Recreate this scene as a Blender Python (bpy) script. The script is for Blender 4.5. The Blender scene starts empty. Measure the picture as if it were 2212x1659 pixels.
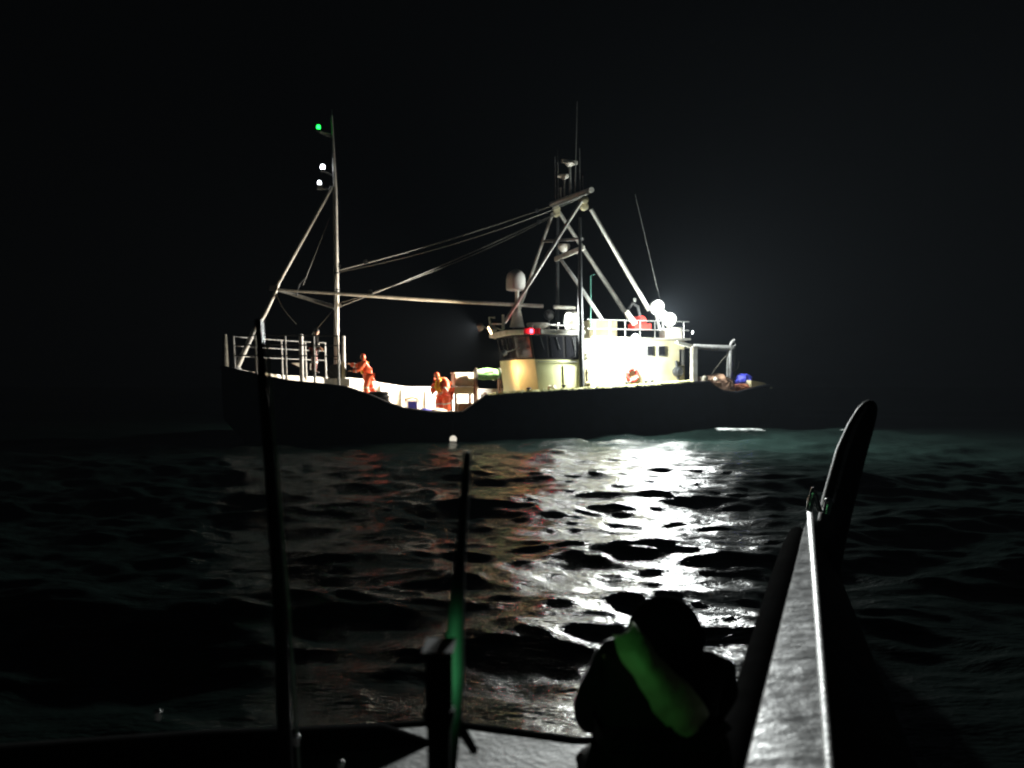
import bpy, bmesh, math, random
import numpy as np
from mathutils import Vector, Matrix, noise

random.seed(7)
scene = bpy.context.scene
COL = scene.collection
R = math.radians

# ------------------------------------------------------------------ camera
cam_data = bpy.data.cameras.new("camera")
cam = bpy.data.objects.new("camera", cam_data)
COL.objects.link(cam)
cam.location = (0.0, 0.0, 2.2)
cam.rotation_euler = (R(90), 0, 0)
cam_data.sensor_width = 36.0
cam_data.lens = 36.0 * 1736.0 / 2212.0
cam_data.clip_start = 0.05
cam_data.clip_end = 4000.0
scene.camera = cam

# ------------------------------------------------------------------ night sky, faint moonless light, exposure
SKY = 0.0008
world = bpy.data.worlds.new("World")
scene.world = world
world.use_nodes = True
wn = world.node_tree.nodes
wl = world.node_tree.links
for n in list(wn):
    wn.remove(n)
bgn = wn.new("ShaderNodeBackground")
bgn.inputs["Color"].default_value = (0.74, 0.86, 1.0, 1)       # overcast moonless night, even all round
bgn.inputs["Strength"].default_value = SKY
won = wn.new("ShaderNodeOutputWorld")
wl.new(bgn.outputs[0], won.inputs["Surface"])

world.cycles.sampling_method = 'NONE'      # moonless: the sky is almost black, the ship's lamps do the lighting

scene.view_settings.view_transform = 'Standard'
scene.view_settings.look = 'None'
scene.view_settings.exposure = 0.0
scene.view_settings.gamma = 1.0
scene.view_settings.use_curve_mapping = False
cam_data.dof.use_dof = True
cam_data.dof.focus_distance = 26.0
cam_data.dof.aperture_fstop = 1.7
scene.cycles.filter_width = 2.1
scene.cycles.use_denoising = True
scene.cycles.use_adaptive_sampling = False
scene.cycles.max_bounces = 6
scene.cycles.diffuse_bounces = 3
scene.cycles.glossy_bounces = 3
scene.cycles.volume_bounces = 0
scene.cycles.caustics_reflective = True
scene.cycles.sample_clamp_direct = 16.0
scene.cycles.sample_clamp_indirect = 3.0

# lamp radiances (W/m2/sr of each glowing lens)
FLOOD = 1700.0       # big side floodlight
AFT = 13000.0          # pair above the casing
FORE = 14000.0         # warm pair on the bridge front
ROOF = 500.0
WARM = (1.0, 0.62, 0.28)
COOL = (0.93, 1.0, 0.93)

# ------------------------------------------------------------------ materials
MATS = {}


def mat(name, col, rough=0.5, metal=0.0, var=0.25, scale=6.0, bump=0.0, bscale=40.0, col2=None, spec=0.5, coat=0.0):
    if name in MATS:
        return MATS[name]
    m = bpy.data.materials.new(name)
    m.use_nodes = True
    nt = m.node_tree
    b = nt.nodes["Principled BSDF"]
    tc = nt.nodes.new("ShaderNodeTexCoord")
    nz = nt.nodes.new("ShaderNodeTexNoise")
    nz.inputs["Scale"].default_value = scale
    nz.inputs["Detail"].default_value = 8
    nt.links.new(tc.outputs["Object"], nz.inputs["Vector"])
    rp = nt.nodes.new("ShaderNodeValToRGB")
    rp.color_ramp.elements[0].position = 0.35
    rp.color_ramp.elements[1].position = 0.65
    c2 = col2 or tuple(c * (1 - var) for c in col)
    rp.color_ramp.elements[0].color = (*c2, 1)
    rp.color_ramp.elements[1].color = (*col, 1)
    nt.links.new(nz.outputs["Fac"], rp.inputs["Fac"])
    nt.links.new(rp.outputs["Color"], b.inputs["Base Color"])
    mr = nt.nodes.new("ShaderNodeMapRange")
    mr.inputs["To Min"].default_value = max(0.02, rough * 0.7)
    mr.inputs["To Max"].default_value = min(1.0, rough * 1.3)
    nt.links.new(nz.outputs["Fac"], mr.inputs["Value"])
    nt.links.new(mr.outputs["Result"], b.inputs["Roughness"])
    b.inputs["Metallic"].default_value = metal
    b.inputs["Specular IOR Level"].default_value = spec
    b.inputs["Coat Weight"].default_value = coat
    b.inputs["Coat Roughness"].default_value = 0.15
    if bump > 0:
        n2 = nt.nodes.new("ShaderNodeTexNoise")
        n2.inputs["Scale"].default_value = bscale
        n2.inputs["Detail"].default_value = 5
        nt.links.new(tc.outputs["Object"], n2.inputs["Vector"])
        bp = nt.nodes.new("ShaderNodeBump")
        bp.inputs["Strength"].default_value = bump
        bp.inputs["Distance"].default_value = 0.02
        nt.links.new(n2.outputs["Fac"], bp.inputs["Height"])
        nt.links.new(bp.outputs["Normal"], b.inputs["Normal"])
    MATS[name] = m
    return m


LAMP = {}


def lamp_glass(name, col, radiance, lens=14.0):
    """glowing glass of a working lamp; the lamp's own light source sits at the glass"""
    LAMP[name] = (col, radiance)
    m = bpy.data.materials.new(name)
    m.use_nodes = True
    nt = m.node_tree
    for n in list(nt.nodes):
        nt.nodes.remove(n)
    e = nt.nodes.new("ShaderNodeEmission")
    e.inputs["Color"].default_value = (*col, 1)
    e.inputs["Strength"].default_value = lens
    tr = nt.nodes.new("ShaderNodeBsdfTransparent")
    ad = nt.nodes.new("ShaderNodeAddShader")
    o = nt.nodes.new("ShaderNodeOutputMaterial")
    nt.links.new(e.outputs[0], ad.inputs[0])
    nt.links.new(tr.outputs[0], ad.inputs[1])
    nt.links.new(ad.outputs[0], o.inputs["Surface"])
    m.cycles.emission_sampling = 'NONE'
    MATS[name] = m
    return m


def lamp_light(material, pos, r, parent, aim=None):
    col, rad = LAMP[material.name]
    ld = bpy.data.lights.new("lamp_light", 'AREA' if aim is not None else 'POINT')
    ld.color = col
    if aim is not None:
        ld.shape = 'DISK'
        ld.size = 1.8 * r
        ld.energy = rad * math.pi * math.pi * (0.9 * r) ** 2
    else:
        ld.shadow_soft_size = 0.9 * r
        ld.energy = rad * 4 * math.pi * math.pi * (0.9 * r) ** 2
    lo = bpy.data.objects.new("lamp_light", ld)
    COL.objects.link(lo)
    lo.location = pos
    if aim is not None:
        lo.rotation_euler = Vector(aim).to_track_quat('-Z', 'Y').to_euler()
    lo.parent = parent


def glow(name, col, strength):
    if name in MATS:
        return MATS[name]
    m = bpy.data.materials.new(name)
    m.use_nodes = True
    nt = m.node_tree
    for n in list(nt.nodes):
        nt.nodes.remove(n)
    e = nt.nodes.new("ShaderNodeEmission")
    e.inputs["Color"].default_value = (*col, 1)
    e.inputs["Strength"].default_value = strength
    o = nt.nodes.new("ShaderNodeOutputMaterial")
    nt.links.new(e.outputs[0], o.inputs["Surface"])
    if "sidelight" not in name:
        m.cycles.emission_sampling = 'NONE'
    MATS[name] = m
    return m


HULL = mat("hull_paint", (0.010, 0.011, 0.015), 0.75, var=0.5, scale=2.0, bump=0.15, bscale=8, col2=(0.006, 0.006, 0.007), spec=0.08)
WHITE = mat("white_paint", (0.78, 0.77, 0.72), 0.4, var=0.25, scale=3.0, col2=(0.55, 0.50, 0.42))
STEEL = mat("galvanised_steel", (0.30, 0.30, 0.29), 0.5, 0.0, var=0.4, scale=8)
DARKSTEEL = mat("dark_steel", (0.05, 0.052, 0.055), 0.5, 0.3, var=0.5, scale=10)
CREAM = mat("cream_yellow_paint", (0.70, 0.71, 0.40), 0.45, var=0.15, scale=2.0, col2=(0.60, 0.60, 0.32))
CASING = mat("casing_paint", (0.58, 0.54, 0.38), 0.45, var=0.3, scale=2.5, col2=(0.55, 0.47, 0.28))
GLASS = mat("dark_glass", (0.01, 0.01, 0.012), 0.08, var=0.1)
DECK = mat("deck_paint", (0.20, 0.17, 0.13), 0.6, var=0.5, scale=4, bump=0.2)
RUST = mat("rusty_steel", (0.22, 0.10, 0.05), 0.7, var=0.5, scale=8, bump=0.3)
RUBBER = mat("black_rubber", (0.008, 0.008, 0.009), 0.75, var=0.3, spec=0.05)
WIRE = mat("wire_rope", (0.13, 0.12, 0.10), 0.55, 0.2, var=0.3, scale=30)
NETGREEN = mat("green_netting", (0.18, 0.42, 0.16), 0.75, var=0.5, scale=20, bump=0.6)
NETBROWN = mat("tan_netting", (0.32, 0.19, 0.12), 0.8, var=0.5, scale=14, bump=0.6)
ORANGE = mat("orange_oilskin", (0.95, 0.145, 0.055), 0.5, var=0.12, scale=9, bump=0.1, bscale=14)
YELLOW = mat("yellow_oilskin", (0.80, 0.48, 0.03), 0.45, var=0.2, scale=9)
SKIN = mat("skin", (0.55, 0.30, 0.20), 0.5, var=0.15, scale=12)
BLACKCLOTH = mat("black_cloth", (0.010, 0.009, 0.009), 0.85, var=0.4, scale=12, bump=0.3, bscale=25, spec=0.1)
BOOT = mat("boot_rubber", (0.02, 0.02, 0.02), 0.4, var=0.3)
BLUE = mat("blue_plastic", (0.03, 0.04, 0.40), 0.45, var=0.3, scale=7)
BLUETARP = mat("blue_tarpaulin", (0.05, 0.06, 0.50), 0.5, var=0.3, scale=6, bump=0.4, bscale=12)
RED = mat("red_paint", (0.50, 0.04, 0.03), 0.45, var=0.3, scale=7)
WOOD = mat("worn_wood", (0.40, 0.20, 0.08), 0.65, var=0.4, scale=10)
DOME = mat("dome_plastic", (0.62, 0.60, 0.58), 0.4, var=0.1)
PALEPLANK = mat("grey_wet_paint", (0.05, 0.05, 0.049), 0.34, var=0.5, scale=4, bump=0.8, bscale=6, coat=0.8)
HIVIS = mat("green_reflective_fabric", (0.50, 0.66, 0.28), 0.6, var=0.2, scale=9, bump=0.4, bscale=14)
CHROME = mat("stainless_steel", (0.75, 0.75, 0.75), 0.12, 1.0, var=0.15, scale=15)
BAND = mat("silver_band", (0.70, 0.70, 0.66), 0.35, var=0.15)
MASTPAINT = mat("pale_mast_paint", (0.62, 0.60, 0.55), 0.45, var=0.3, scale=3)
FLOAT = mat("float_plastic", (0.75, 0.70, 0.58), 0.5, var=0.2)


# ------------------------------------------------------------------ mesh building
class MB:
    def __init__(self):
        self.v = []
        self.f = []

    def add(self, vs, fs):
        o = len(self.v)
        self.v += [tuple(x) for x in vs]
        self.f += [tuple(i + o for i in q) for q in fs]
        return self

    def box(self, c, s, rot=None):
        hx, hy, hz = s[0] / 2, s[1] / 2, s[2] / 2
        pts = [Vector((x, y, z)) for x in (-hx, hx) for y in (-hy, hy) for z in (-hz, hz)]
        if rot is not None:
            m = rot if isinstance(rot, Matrix) else Matrix.Rotation(rot, 3, 'Z')
            pts = [m @ q for q in pts]
        c = Vector(c)
        return self.add([q + c for q in pts],
                        [(0, 1, 3, 2), (4, 6, 7, 5), (0, 4, 5, 1), (2, 3, 7, 6), (0, 2, 6, 4), (1, 5, 7, 3)])

    def tube(self, pts, r, seg=10, cap=True):
        pts = [Vector(p) for p in pts]
        n = len(pts)
        rr = list(r) if hasattr(r, '__len__') else [r] * n
        rings = []
        prev = None
        for i, p in enumerate(pts):
            t = (pts[min(i + 1, n - 1)] - pts[max(i - 1, 0)]).normalized()
            if prev is None:
                a = t.orthogonal().normalized()
            else:
                a = (prev - t * prev.dot(t)).normalized()
            prev = a
            b = t.cross(a)
            rings.append([p + (a * math.cos(2 * math.pi * k / seg) + b * math.sin(2 * math.pi * k / seg)) * rr[i] for k in range(seg)])
        vs = [q for ring in rings for q in ring]
        fs = []
        for i in range(n - 1):
            for k in range(seg):
                k2 = (k + 1) % seg
                fs.append((i * seg + k, i * seg + k2, (i + 1) * seg + k2, (i + 1) * seg + k))
        if cap:
            fs.append(tuple(range(seg - 1, -1, -1)))
            fs.append(tuple((n - 1) * seg + k for k in range(seg)))
        return self.add(vs, fs)

    def ball(self, c, r, seg=14, rings=9, lump=0.0, seed=0.0):
        c = Vector(c)
        rx, ry, rz = r if hasattr(r, '__len__') else (r, r, r)
        vs = []
        for i in range(rings + 1):
            th = math.pi * i / rings
            for k in range(seg):
                ph = 2 * math.pi * k / seg
                d = Vector((math.sin(th) * math.cos(ph), math.sin(th) * math.sin(ph), math.cos(th)))
                q = 1.0
                if lump:
                    q += lump * noise.noise(d * 2.2 + Vector((seed, seed * 1.7, 0))) + lump * 0.5 * noise.noise(d * 5.1 + Vector((seed, 3, 0)))
                vs.append(c + Vector((d.x * rx, d.y * ry, d.z * rz)) * q)
        fs = []
        for i in range(rings):
            for k in range(seg):
                k2 = (k + 1) % seg
                fs.append((i * seg + k, (i + 1) * seg + k, (i + 1) * seg + k2, i * seg + k2))
        return self.add(vs, fs)

    def lathe(self, base, axis, prof, seg=20):
        """prof: list of (radius, distance along axis)"""
        base = Vector(base)
        t = Vector(axis).normalized()
        a = t.orthogonal().normalized()
        b = t.cross(a)
        vs = []
        for r, d in prof:
            for k in range(seg):
                ph = 2 * math.pi * k / seg
                vs.append(base + t * d + (a * math.cos(ph) + b * math.sin(ph)) * max(r, 1e-4))
        fs = []
        for i in range(len(prof) - 1):
            for k in range(seg):
                k2 = (k + 1) % seg
                fs.append((i * seg + k, i * seg + k2, (i + 1) * seg + k2, (i + 1) * seg + k))
        fs.append(tuple(range(seg - 1, -1, -1)))
        fs.append(tuple((len(prof) - 1) * seg + k for k in range(seg)))
        return self.add(vs, fs)

    def torus(self, c, axis, R_, r, seg=24, s2=8, a0=0, a1=2 * math.pi):
        t = Vector(axis).normalized()
        a = t.orthogonal().normalized()
        b = t.cross(a)
        c = Vector(c)
        full = abs(a1 - a0 - 2 * math.pi) < 1e-6
        pts = [c + (a * math.cos(a0 + (a1 - a0) * i / seg) + b * math.sin(a0 + (a1 - a0) * i / seg)) * R_ for i in range(seg + 1)]
        return self.tube(pts, r, s2, cap=not full)

    def loft(self, rings, closed=True, caps=True):
        n = len(rings[0])
        vs = [q for ring in rings for q in ring]
        fs = []
        for i in range(len(rings) - 1):
            for k in range(n if closed else n - 1):
                k2 = (k + 1) % n
                fs.append((i * n + k, i * n + k2, (i + 1) * n + k2, (i + 1) * n + k))
        if caps:
            fs.append(tuple(range(n - 1, -1, -1)))
            fs.append(tuple((len(rings) - 1) * n + k for k in range(n)))
        return self.add(vs, fs)

    def build(self, name, material, parent=None, smooth=True, bevel=0.0):
        me = bpy.data.meshes.new(name)
        me.from_pydata(self.v, [], self.f)
        bm = bmesh.new()
        bm.from_mesh(me)
        bmesh.ops.recalc_face_normals(bm, faces=bm.faces)
        if bevel:
            bmesh.ops.bevel(bm, geom=[e for e in bm.edges if e.is_manifold and e.calc_face_angle(0) > 0.6], offset=bevel, segments=2, affect='EDGES', clamp_overlap=True)
        bm.to_mesh(me)
        bm.free()
        if smooth:
            me.polygons.foreach_set("use_smooth", [True] * len(me.polygons))
            try:
                me.set_sharp_from_angle(angle=R(38))
            except Exception:
                pass
        me.materials.append(material)
        o = bpy.data.objects.new(name, me)
        COL.objects.link(o)
        if parent is not None:
            o.parent = parent
        return o


def tag(o, label=None, cat=None, group=None, kind=None):
    if label:
        o["label"] = label
    if cat:
        o["category"] = cat
    if group:
        o["group"] = group
    if kind:
        o["kind"] = kind
    return o


def empty(name, M=None):
    o = bpy.data.objects.new(name, None)
    COL.objects.link(o)
    if M is not None:
        o.matrix_world = M
    return o


# the trawler lies 18 degrees off parallel to the view, bow to the left and nearer
SHIP = Matrix.Translation((-0.927, 34.453, 0.0)) @ Matrix.Rotation(R(198), 4, 'Z')


def on_ship(x, y, z, rz=0.0):
    return SHIP @ Matrix.Translation((x, y, z)) @ Matrix.Rotation(rz, 4, 'Z')


# ------------------------------------------------------------------ the sea
def build_sea():
    ys = [2.2]
    while ys[-1] < 62:
        ys.append(ys[-1] + max(0.042, 0.0040 * ys[-1]))
    while ys[-1] < 600:
        ys.append(ys[-1] * 1.06)
    back = [-0.05]
    back = [2.2 - 0.2 * 1.35 ** i for i in range(1, 28)][::-1]
    ys = np.array(back + ys)
    xs = list(np.arange(-13, 15.01, 0.055))
    ex = []
    d = 0.055
    while d < 50:
        d *= 1.09
        ex.append(d)
    ex = np.cumsum(ex)
    xs = np.concatenate([(-13 - ex)[::-1], xs, xs[-1] + ex])
    X, Y = np.meshgrid(xs, ys)
    dx = np.gradient(xs)[None, :] * np.ones_like(X)
    dy = np.gradient(ys)[:, None] * np.ones_like(X)
    sp = np.maximum(dx, dy)
    rng = np.random.RandomState(11)
    H = np.zeros_like(X)
    DX = np.zeros_like(X)
    DY = np.zeros_like(X)
    comps = []
    # long low swell and the wind sea running towards the camera, a little to the left
    comps.append((17.0, R(-100), 0.12, 1.0))
    comps.append((7.0, R(-75), 0.05, 2.0))
    comps.append((3.9, R(-93), 0.14, 11.2))
    for i in range(66):
        lam = 5.2 * (0.19 / 5.2) ** ((i + rng.rand()) / 66.0)
        th = R(-95) + rng.normal() * R(44 if lam > 1.5 else 27)
        slope = 0.030 if lam > 2.0 else (0.036 if lam > 0.7 else 0.046)
        comps.append((lam, th, slope * lam / (2 * math.pi), rng.rand() * 2 * math.pi))
    for lam, th, A, ph in comps:
        k = 2 * math.pi / lam
        cx, cy = math.cos(th), math.sin(th)
        env = 1.0
        if ph > 7:
            # one steeper wave group standing about ten metres off
            env = 0.25 + 0.75 * np.exp(-((Y - 9.8) / 2.4) ** 2) * np.exp(-((X - 0.2) / 5.0) ** 2)
            ph = -(k * (0.4 * cx + ph * cy))
        w = np.clip((lam / sp - 3.0) / 3.0, 0, 1) * env
        a = k * (X * cx + Y * cy) + ph
        H += A * w * np.cos(a)
        DX -= 0.75 * A * w * cx * np.sin(a)
        DY -= 0.75 * A * w * cy * np.sin(a)
    damp = np.clip((Y - 3.0) / 3.5, 0.15, 1.0)
    H *= damp
    V = np.stack([X + DX * damp, Y + DY * damp, H], -1).reshape(-1, 3)
    ny, nx = X.shape
    idx = np.arange(ny * nx).reshape(ny, nx)
    Q = np.stack([idx[:-1, :-1], idx[:-1, 1:], idx[1:, 1:], idx[1:, :-1]], -1).reshape(-1, 4)
    me = bpy.data.meshes.new("sea")
    me.vertices.add(len(V))
    me.vertices.foreach_set("co", V.ravel())
    me.loops.add(Q.size)
    me.loops.foreach_set("vertex_index", Q.ravel())
    me.polygons.add(len(Q))
    me.polygons.foreach_set("loop_start", np.arange(0, Q.size, 4))
    me.polygons.foreach_set("use_smooth", np.ones(len(Q), dtype=bool))
    me.update()
    me.validate()
    gy = np.gradient(H, axis=0) / dy
    steep = np.clip((H - 0.16) / 0.15, 0, 1) * np.clip((np.abs(gy) - 0.12) / 0.2, 0, 1)
    at = me.attributes.new("crest", 'FLOAT', 'POINT')
    at.data.foreach_set("value", steep.ravel().astype(np.float32))
    m = bpy.data.materials.new("sea_water")
    m.use_nodes = True
    nt = m.node_tree
    b = nt.nodes["Principled BSDF"]
    b.inputs["Base Color"].default_value = (0.0030, 0.0058, 0.0050, 1)
    b.inputs["Roughness"].default_value = 0.12
    b.inputs["IOR"].default_value = 1.33
    tc = nt.nodes.new("ShaderNodeTexCoord")
    mp = nt.nodes.new("ShaderNodeMapping")
    mp.inputs["Scale"].default_value = (0.62, 1.7, 1.0)
    nt.links.new(tc.outputs["Object"], mp.inputs["Vector"])
    n1 = nt.nodes.new("ShaderNodeTexNoise")
    n1.inputs["Scale"].default_value = 11.0
    n1.inputs["Detail"].default_value = 2.0
    n1.inputs["Roughness"].default_value = 0.6
    nt.links.new(mp.outputs[0], n1.inputs["Vector"])
    bp = nt.nodes.new("ShaderNodeBump")
    bp.inputs["Strength"].default_value = 1.0
    bp.inputs["Distance"].default_value = 0.022
    nt.links.new(n1.outputs["Fac"], bp.inputs["Height"])
    n3 = nt.nodes.new("ShaderNodeTexNoise")
    n3.inputs["Scale"].default_value = 34.0
    n3.inputs["Detail"].default_value = 0.5
    nt.links.new(mp.outputs[0], n3.inputs["Vector"])
    bp2 = nt.nodes.new("ShaderNodeBump")
    bp2.inputs["Strength"].default_value = 1.0
    bp2.inputs["Distance"].default_value = 0.0045
    nt.links.new(n3.outputs["Fac"], bp2.inputs["Height"])
    nt.links.new(bp.outputs["Normal"], bp2.inputs["Normal"])
    nt.links.new(bp2.outputs["Normal"], b.inputs["Normal"])
    # foam flecks on the steep crests
    an = nt.nodes.new("ShaderNodeAttribute")
    an.attribute_name = "crest"
    fn = nt.nodes.new("ShaderNodeTexNoise")
    fn.inputs["Scale"].default_value = 4.0
    fn.inputs["Detail"].default_value = 9
    fn.inputs["Roughness"].default_value = 0.75
    nt.links.new(mp.outputs[0], fn.inputs["Vector"])
    ad = nt.nodes.new("ShaderNodeMath")
    ad.operation = 'MULTIPLY'
    nt.links.new(an.outputs["Fac"], ad.inputs[0])
    nt.links.new(fn.outputs["Fac"], ad.inputs[1])
    fr = nt.nodes.new("ShaderNodeMapRange")
    fr.inputs["From Min"].default_value = 0.30
    fr.inputs["From Max"].default_value = 0.55
    nt.links.new(ad.outputs[0], fr.inputs["Value"])
    fb = nt.nodes.new("ShaderNodeBsdfDiffuse")
    fb.inputs["Color"].default_value = (0.55, 0.57, 0.56, 1)
    ms = nt.nodes.new("ShaderNodeMixShader")
    nt.links.new(fr.outputs["Result"], ms.inputs["Fac"])
    nt.links.new(b.outputs[0], ms.inputs[1])
    nt.links.new(fb.outputs[0], ms.inputs[2])
    nt.links.new(ms.outputs[0], nt.nodes["Material Output"].inputs["Surface"])
    me.materials.append(m)
    o = bpy.data.objects.new("sea", me)
    COL.objects.link(o)
    tag(o, "dark choppy night sea with glittering lamp reflections", "sea", kind="structure")


build_sea()

# ------------------------------------------------------------------ the trawler
trawler = empty("fishing_trawler", SHIP)
tag(trawler, "black hulled fishing trawler with lit deck, yellow bridge and lattice of masts", "trawler")

# stations from stern to bow: x, half breadth at rail, half breadth at waterline, port rail height, starboard rail height
ST = [(-12.30, 2.45, 2.10, 2.11, 2.11), (-11.55, 2.60, 2.30, 2.02, 2.02), (-10.35, 2.75, 2.55, 1.786, 1.95), (-9.70, 2.80, 2.65, 1.83, 2.05),
      (-8.91, 2.85, 2.75, 2.25, 2.25), (-8.09, 2.90, 2.8, 2.23, 2.23), (-6.0, 3.0, 2.9, 2.09, 2.1), (-4.0, 3.0, 2.95, 1.99, 2.0),
      (-0.85, 3.0, 2.95, 1.824, 1.9), (1.06, 3.0, 2.95, 1.705, 1.95), (1.99, 3.0, 2.9, 1.067, 2.0), (3.1, 3.0, 2.85, 1.07, 2.01), (4.33, 3.0, 2.7, 1.25, 2.2),
      (4.95, 3.0, 2.6, 1.48, 2.35), (5.54, 2.97, 2.45, 1.744, 2.40), (6.46, 2.85, 2.1, 2.054, 2.42), (7.36, 2.60, 1.75, 2.157, 2.45),
      (8.41, 2.10, 1.3, 2.26, 2.5), (9.46, 1.35, 0.75, 2.488, 2.6), (10.22, 0.65, 0.3, 2.669, 2.7), (10.85, 0.08, 0.04, 2.83, 2.83)]


def side(st, sgn):
    x, b, w, gp, gs = st
    g = gp if sgn > 0 else gs
    return [(x, sgn * b, g), (x - 0.02, sgn * (b - 0.02 * min(1, b)), g * 0.62), (x - 0.08 * (x > 8), sgn * (b * 0.75 + w * 0.25), g * 0.3),
            (x - 0.2 * (x > 8) - 0.6 * (x > 9), sgn * w, 0.0), (x - 0.3 * (x > 8) - 0.9 * (x > 9), sgn * w * 0.8, -0.7)]


hb = MB()
hb.loft([side(s, 1) + [(s[0] - 0.9 * (s[0] > 9), 0, -1.3)] + side(s, -1)[::-1] for s in ST], closed=False, caps=False)
n_ = 11
hb.f.append(tuple(range(n_)))                       # transom
hull = hb.build("hull", HULL, trawler)
for a_ in [x for x in hull.data.attributes if x.name == "sharp_edge"]:
    hull.data.attributes.remove(a_)
tag(hull, "black steel hull dipping low amidships")


def deck_z(x):
    if x < 4.6:
        return 0.82
    if x < 6.6:
        return 1.45
    return 1.95 + 0.10 * max(0, x - 6.6)


# bulwark linings, cap rails and stiffeners
for sgn in (1, -1):
    g = 3 if sgn > 0 else 4
    m = MB()
    rings = []
    for s in ST[:-1]:
        b = s[1] - 0.07
        rings.append([(s[0], sgn * b, s[g] - 0.012), (s[0], sgn * (b - 0.05), s[g] - 0.012),
                      (s[0], sgn * (b - 0.05), min(deck_z(s[0]), s[g] - 0.06)), (s[0], sgn * b, min(deck_z(s[0]), s[g] - 0.06))])
    m.loft(rings)
    o = m.build("bulwark", WHITE if sgn < 0 else CASING, trawler, smooth=False)
    o["label"] = "white painted inside of the far bulwark" if sgn < 0 else "inside of the near bulwark"
    m = MB()
    m.tube([(s[0], sgn * (s[1] - 0.03), s[g] + 0.015) for s in ST], 0.075 if sgn > 0 else 0.06, 8)
    m.build("cap_rail", HULL if sgn > 0 else WHITE, trawler)
for x in (1.2, 2.2, 3.3, 4.25):
    z1 = float(np.interp(x, [s[0] for s in ST], [s[4] for s in ST])) - 0.05
    m = MB()
    m.add([(x - 0.03, -2.89, 0.82), (x + 0.03, -2.89, 0.82), (x + 0.03, -2.62, 0.82), (x - 0.03, -2.62, 0.82),
           (x - 0.03, -2.89, z1), (x + 0.03, -2.89, z1), (x + 0.03, -2.80, z1), (x - 0.03, -2.80, z1)],
          [(0, 1, 2, 3), (4, 5, 6, 7), (0, 1, 5, 4), (1, 2, 6, 5), (2, 3, 7, 6), (3, 0, 4, 7)])
    m.build("bulwark_frame", WHITE, trawler, smooth=False)

# decks
xs_ = [s[0] for s in ST]
bs_ = [s[1] for s in ST]


def deck(name, x0, x1, z0, z1, material):
    m = MB()
    xx = sorted({x0, x1} | {x for x in xs_ if x0 < x < x1})
    rings = []
    for x in xx:
        b = max(0.03, float(np.interp(x, xs_, bs_)) - 0.12)
        z = z0 + (z1 - z0) * (x - x0) / (x1 - x0)
        rings.append([(x, -b, z), (x, b, z), (x, b, z - 0.08), (x, -b, z - 0.08)])
    m.loft(rings)
    return m.build(name, material, trawler, smooth=False)


deck("main_deck", -12.2, 4.6, 0.80, 0.80, DECK)
deck("raised_deck", 4.62, 6.58, 1.45, 1.45, DECK)
deck("forecastle_deck", 6.6, 10.7, 2.02, 2.55, DECK)
MB().box((4.61, 0, 1.12), (0.05, 5.6, 0.6)).build("deck_step", CASING, trawler, smooth=False)
MB().box((6.60, 0, 1.72), (0.05, 5.4, 0.52)).build("deck_step", CASING, trawler, smooth=False)


# ---- floodlights and navigation lights: housing > lens, bracket
def floodlight(pos, aim, r, material, foot=None, label=None, hood=0.0):
    pos = Vector(pos)
    d = Vector(aim).normalized()
    h = MB().lathe(pos - d * r * 0.9, d, [(r * 0.35, 0), (r * 0.8, r * 0.15), (r * 1.05, r * 0.6), (r * 1.12, r * (1.02 + hood)), (r * 1.04, r * (1.02 + hood)), (r * 1.02, r * 0.90), (r * 0.3, r * 0.62)], 20)
    o = h.build("floodlight", STEEL, trawler)
    if label:
        o["label"] = label
    MB().lathe(pos - d * r * 0.06, d, [(r * 0.98, 0.0), (r * 0.90, r * 0.10), (r * 0.5, r * 0.2), (0.001, r * 0.24)], 20).build("lens", material, o)
    lamp_light(material, pos + d * r * 0.26, r, o, d)
    if foot is not None:
        MB().tube([pos - d * r * 0.8, foot], max(0.02, r * 0.18), 8).build("bracket", STEEL, o)
    return o


def globe_lamp(pos, r, material, foot, label):
    """bare working lamp: cap, glass globe, guard hoops and a stalk"""
    pos = Vector(pos)
    foot = Vector(foot)
    d = (pos - foot).normalized()
    o = MB().lathe(pos - d * r * 1.5, d, [(r * 0.3, 0), (r * 0.62, r * 0.1), (r * 0.66, r * 0.62), (r * 0.55, r * 0.75)], 18).build("floodlight", STEEL, trawler)
    o["label"] = label
    MB().ball(pos, r, 20, 14).build("lens", material, o)
    lamp_light(material, pos, r, o)
    for k in range(2):
        MB().torus(pos, d.orthogonal() if k else d.cross(d.orthogonal()), r * 1.12, 0.008, 20, 5).build("guard_hoop", STEEL, o)
    MB().tube([pos - d * r * 1.4, foot], 0.035, 8).build("bracket", STEEL, o)
    return o


def nav_light(pos, r, material, foot, label):
    pos = Vector(pos)
    o = MB().lathe(pos - Vector((0, 0, r * 2.2)), (0, 0, 1), [(r * 1.2, 0), (r * 1.3, r * 0.6), (r * 1.15, r * 1.1)], 14).build("navigation_light", DARKSTEEL, trawler)
    o["label"] = label
    MB().lathe(pos - Vector((0, 0, r * 1.1)), (0, 0, 1), [(r * 0.9, 0), (r, r * 0.4), (r, r * 1.7), (r * 0.6, r * 2.2)], 14).build("lens", material, o)
    MB().lathe(pos + Vector((0, 0, r * 1.1)), (0, 0, 1), [(r * 1.15, 0), (r * 1.0, r * 0.5), (r * 0.2, r * 0.8)], 14).build("lamp_cap", DARKSTEEL, o)
    MB().tube([pos - Vector((0, 0, r * 1.8)), foot], 0.03, 8).build("bracket", STEEL, o)
    return o


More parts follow.
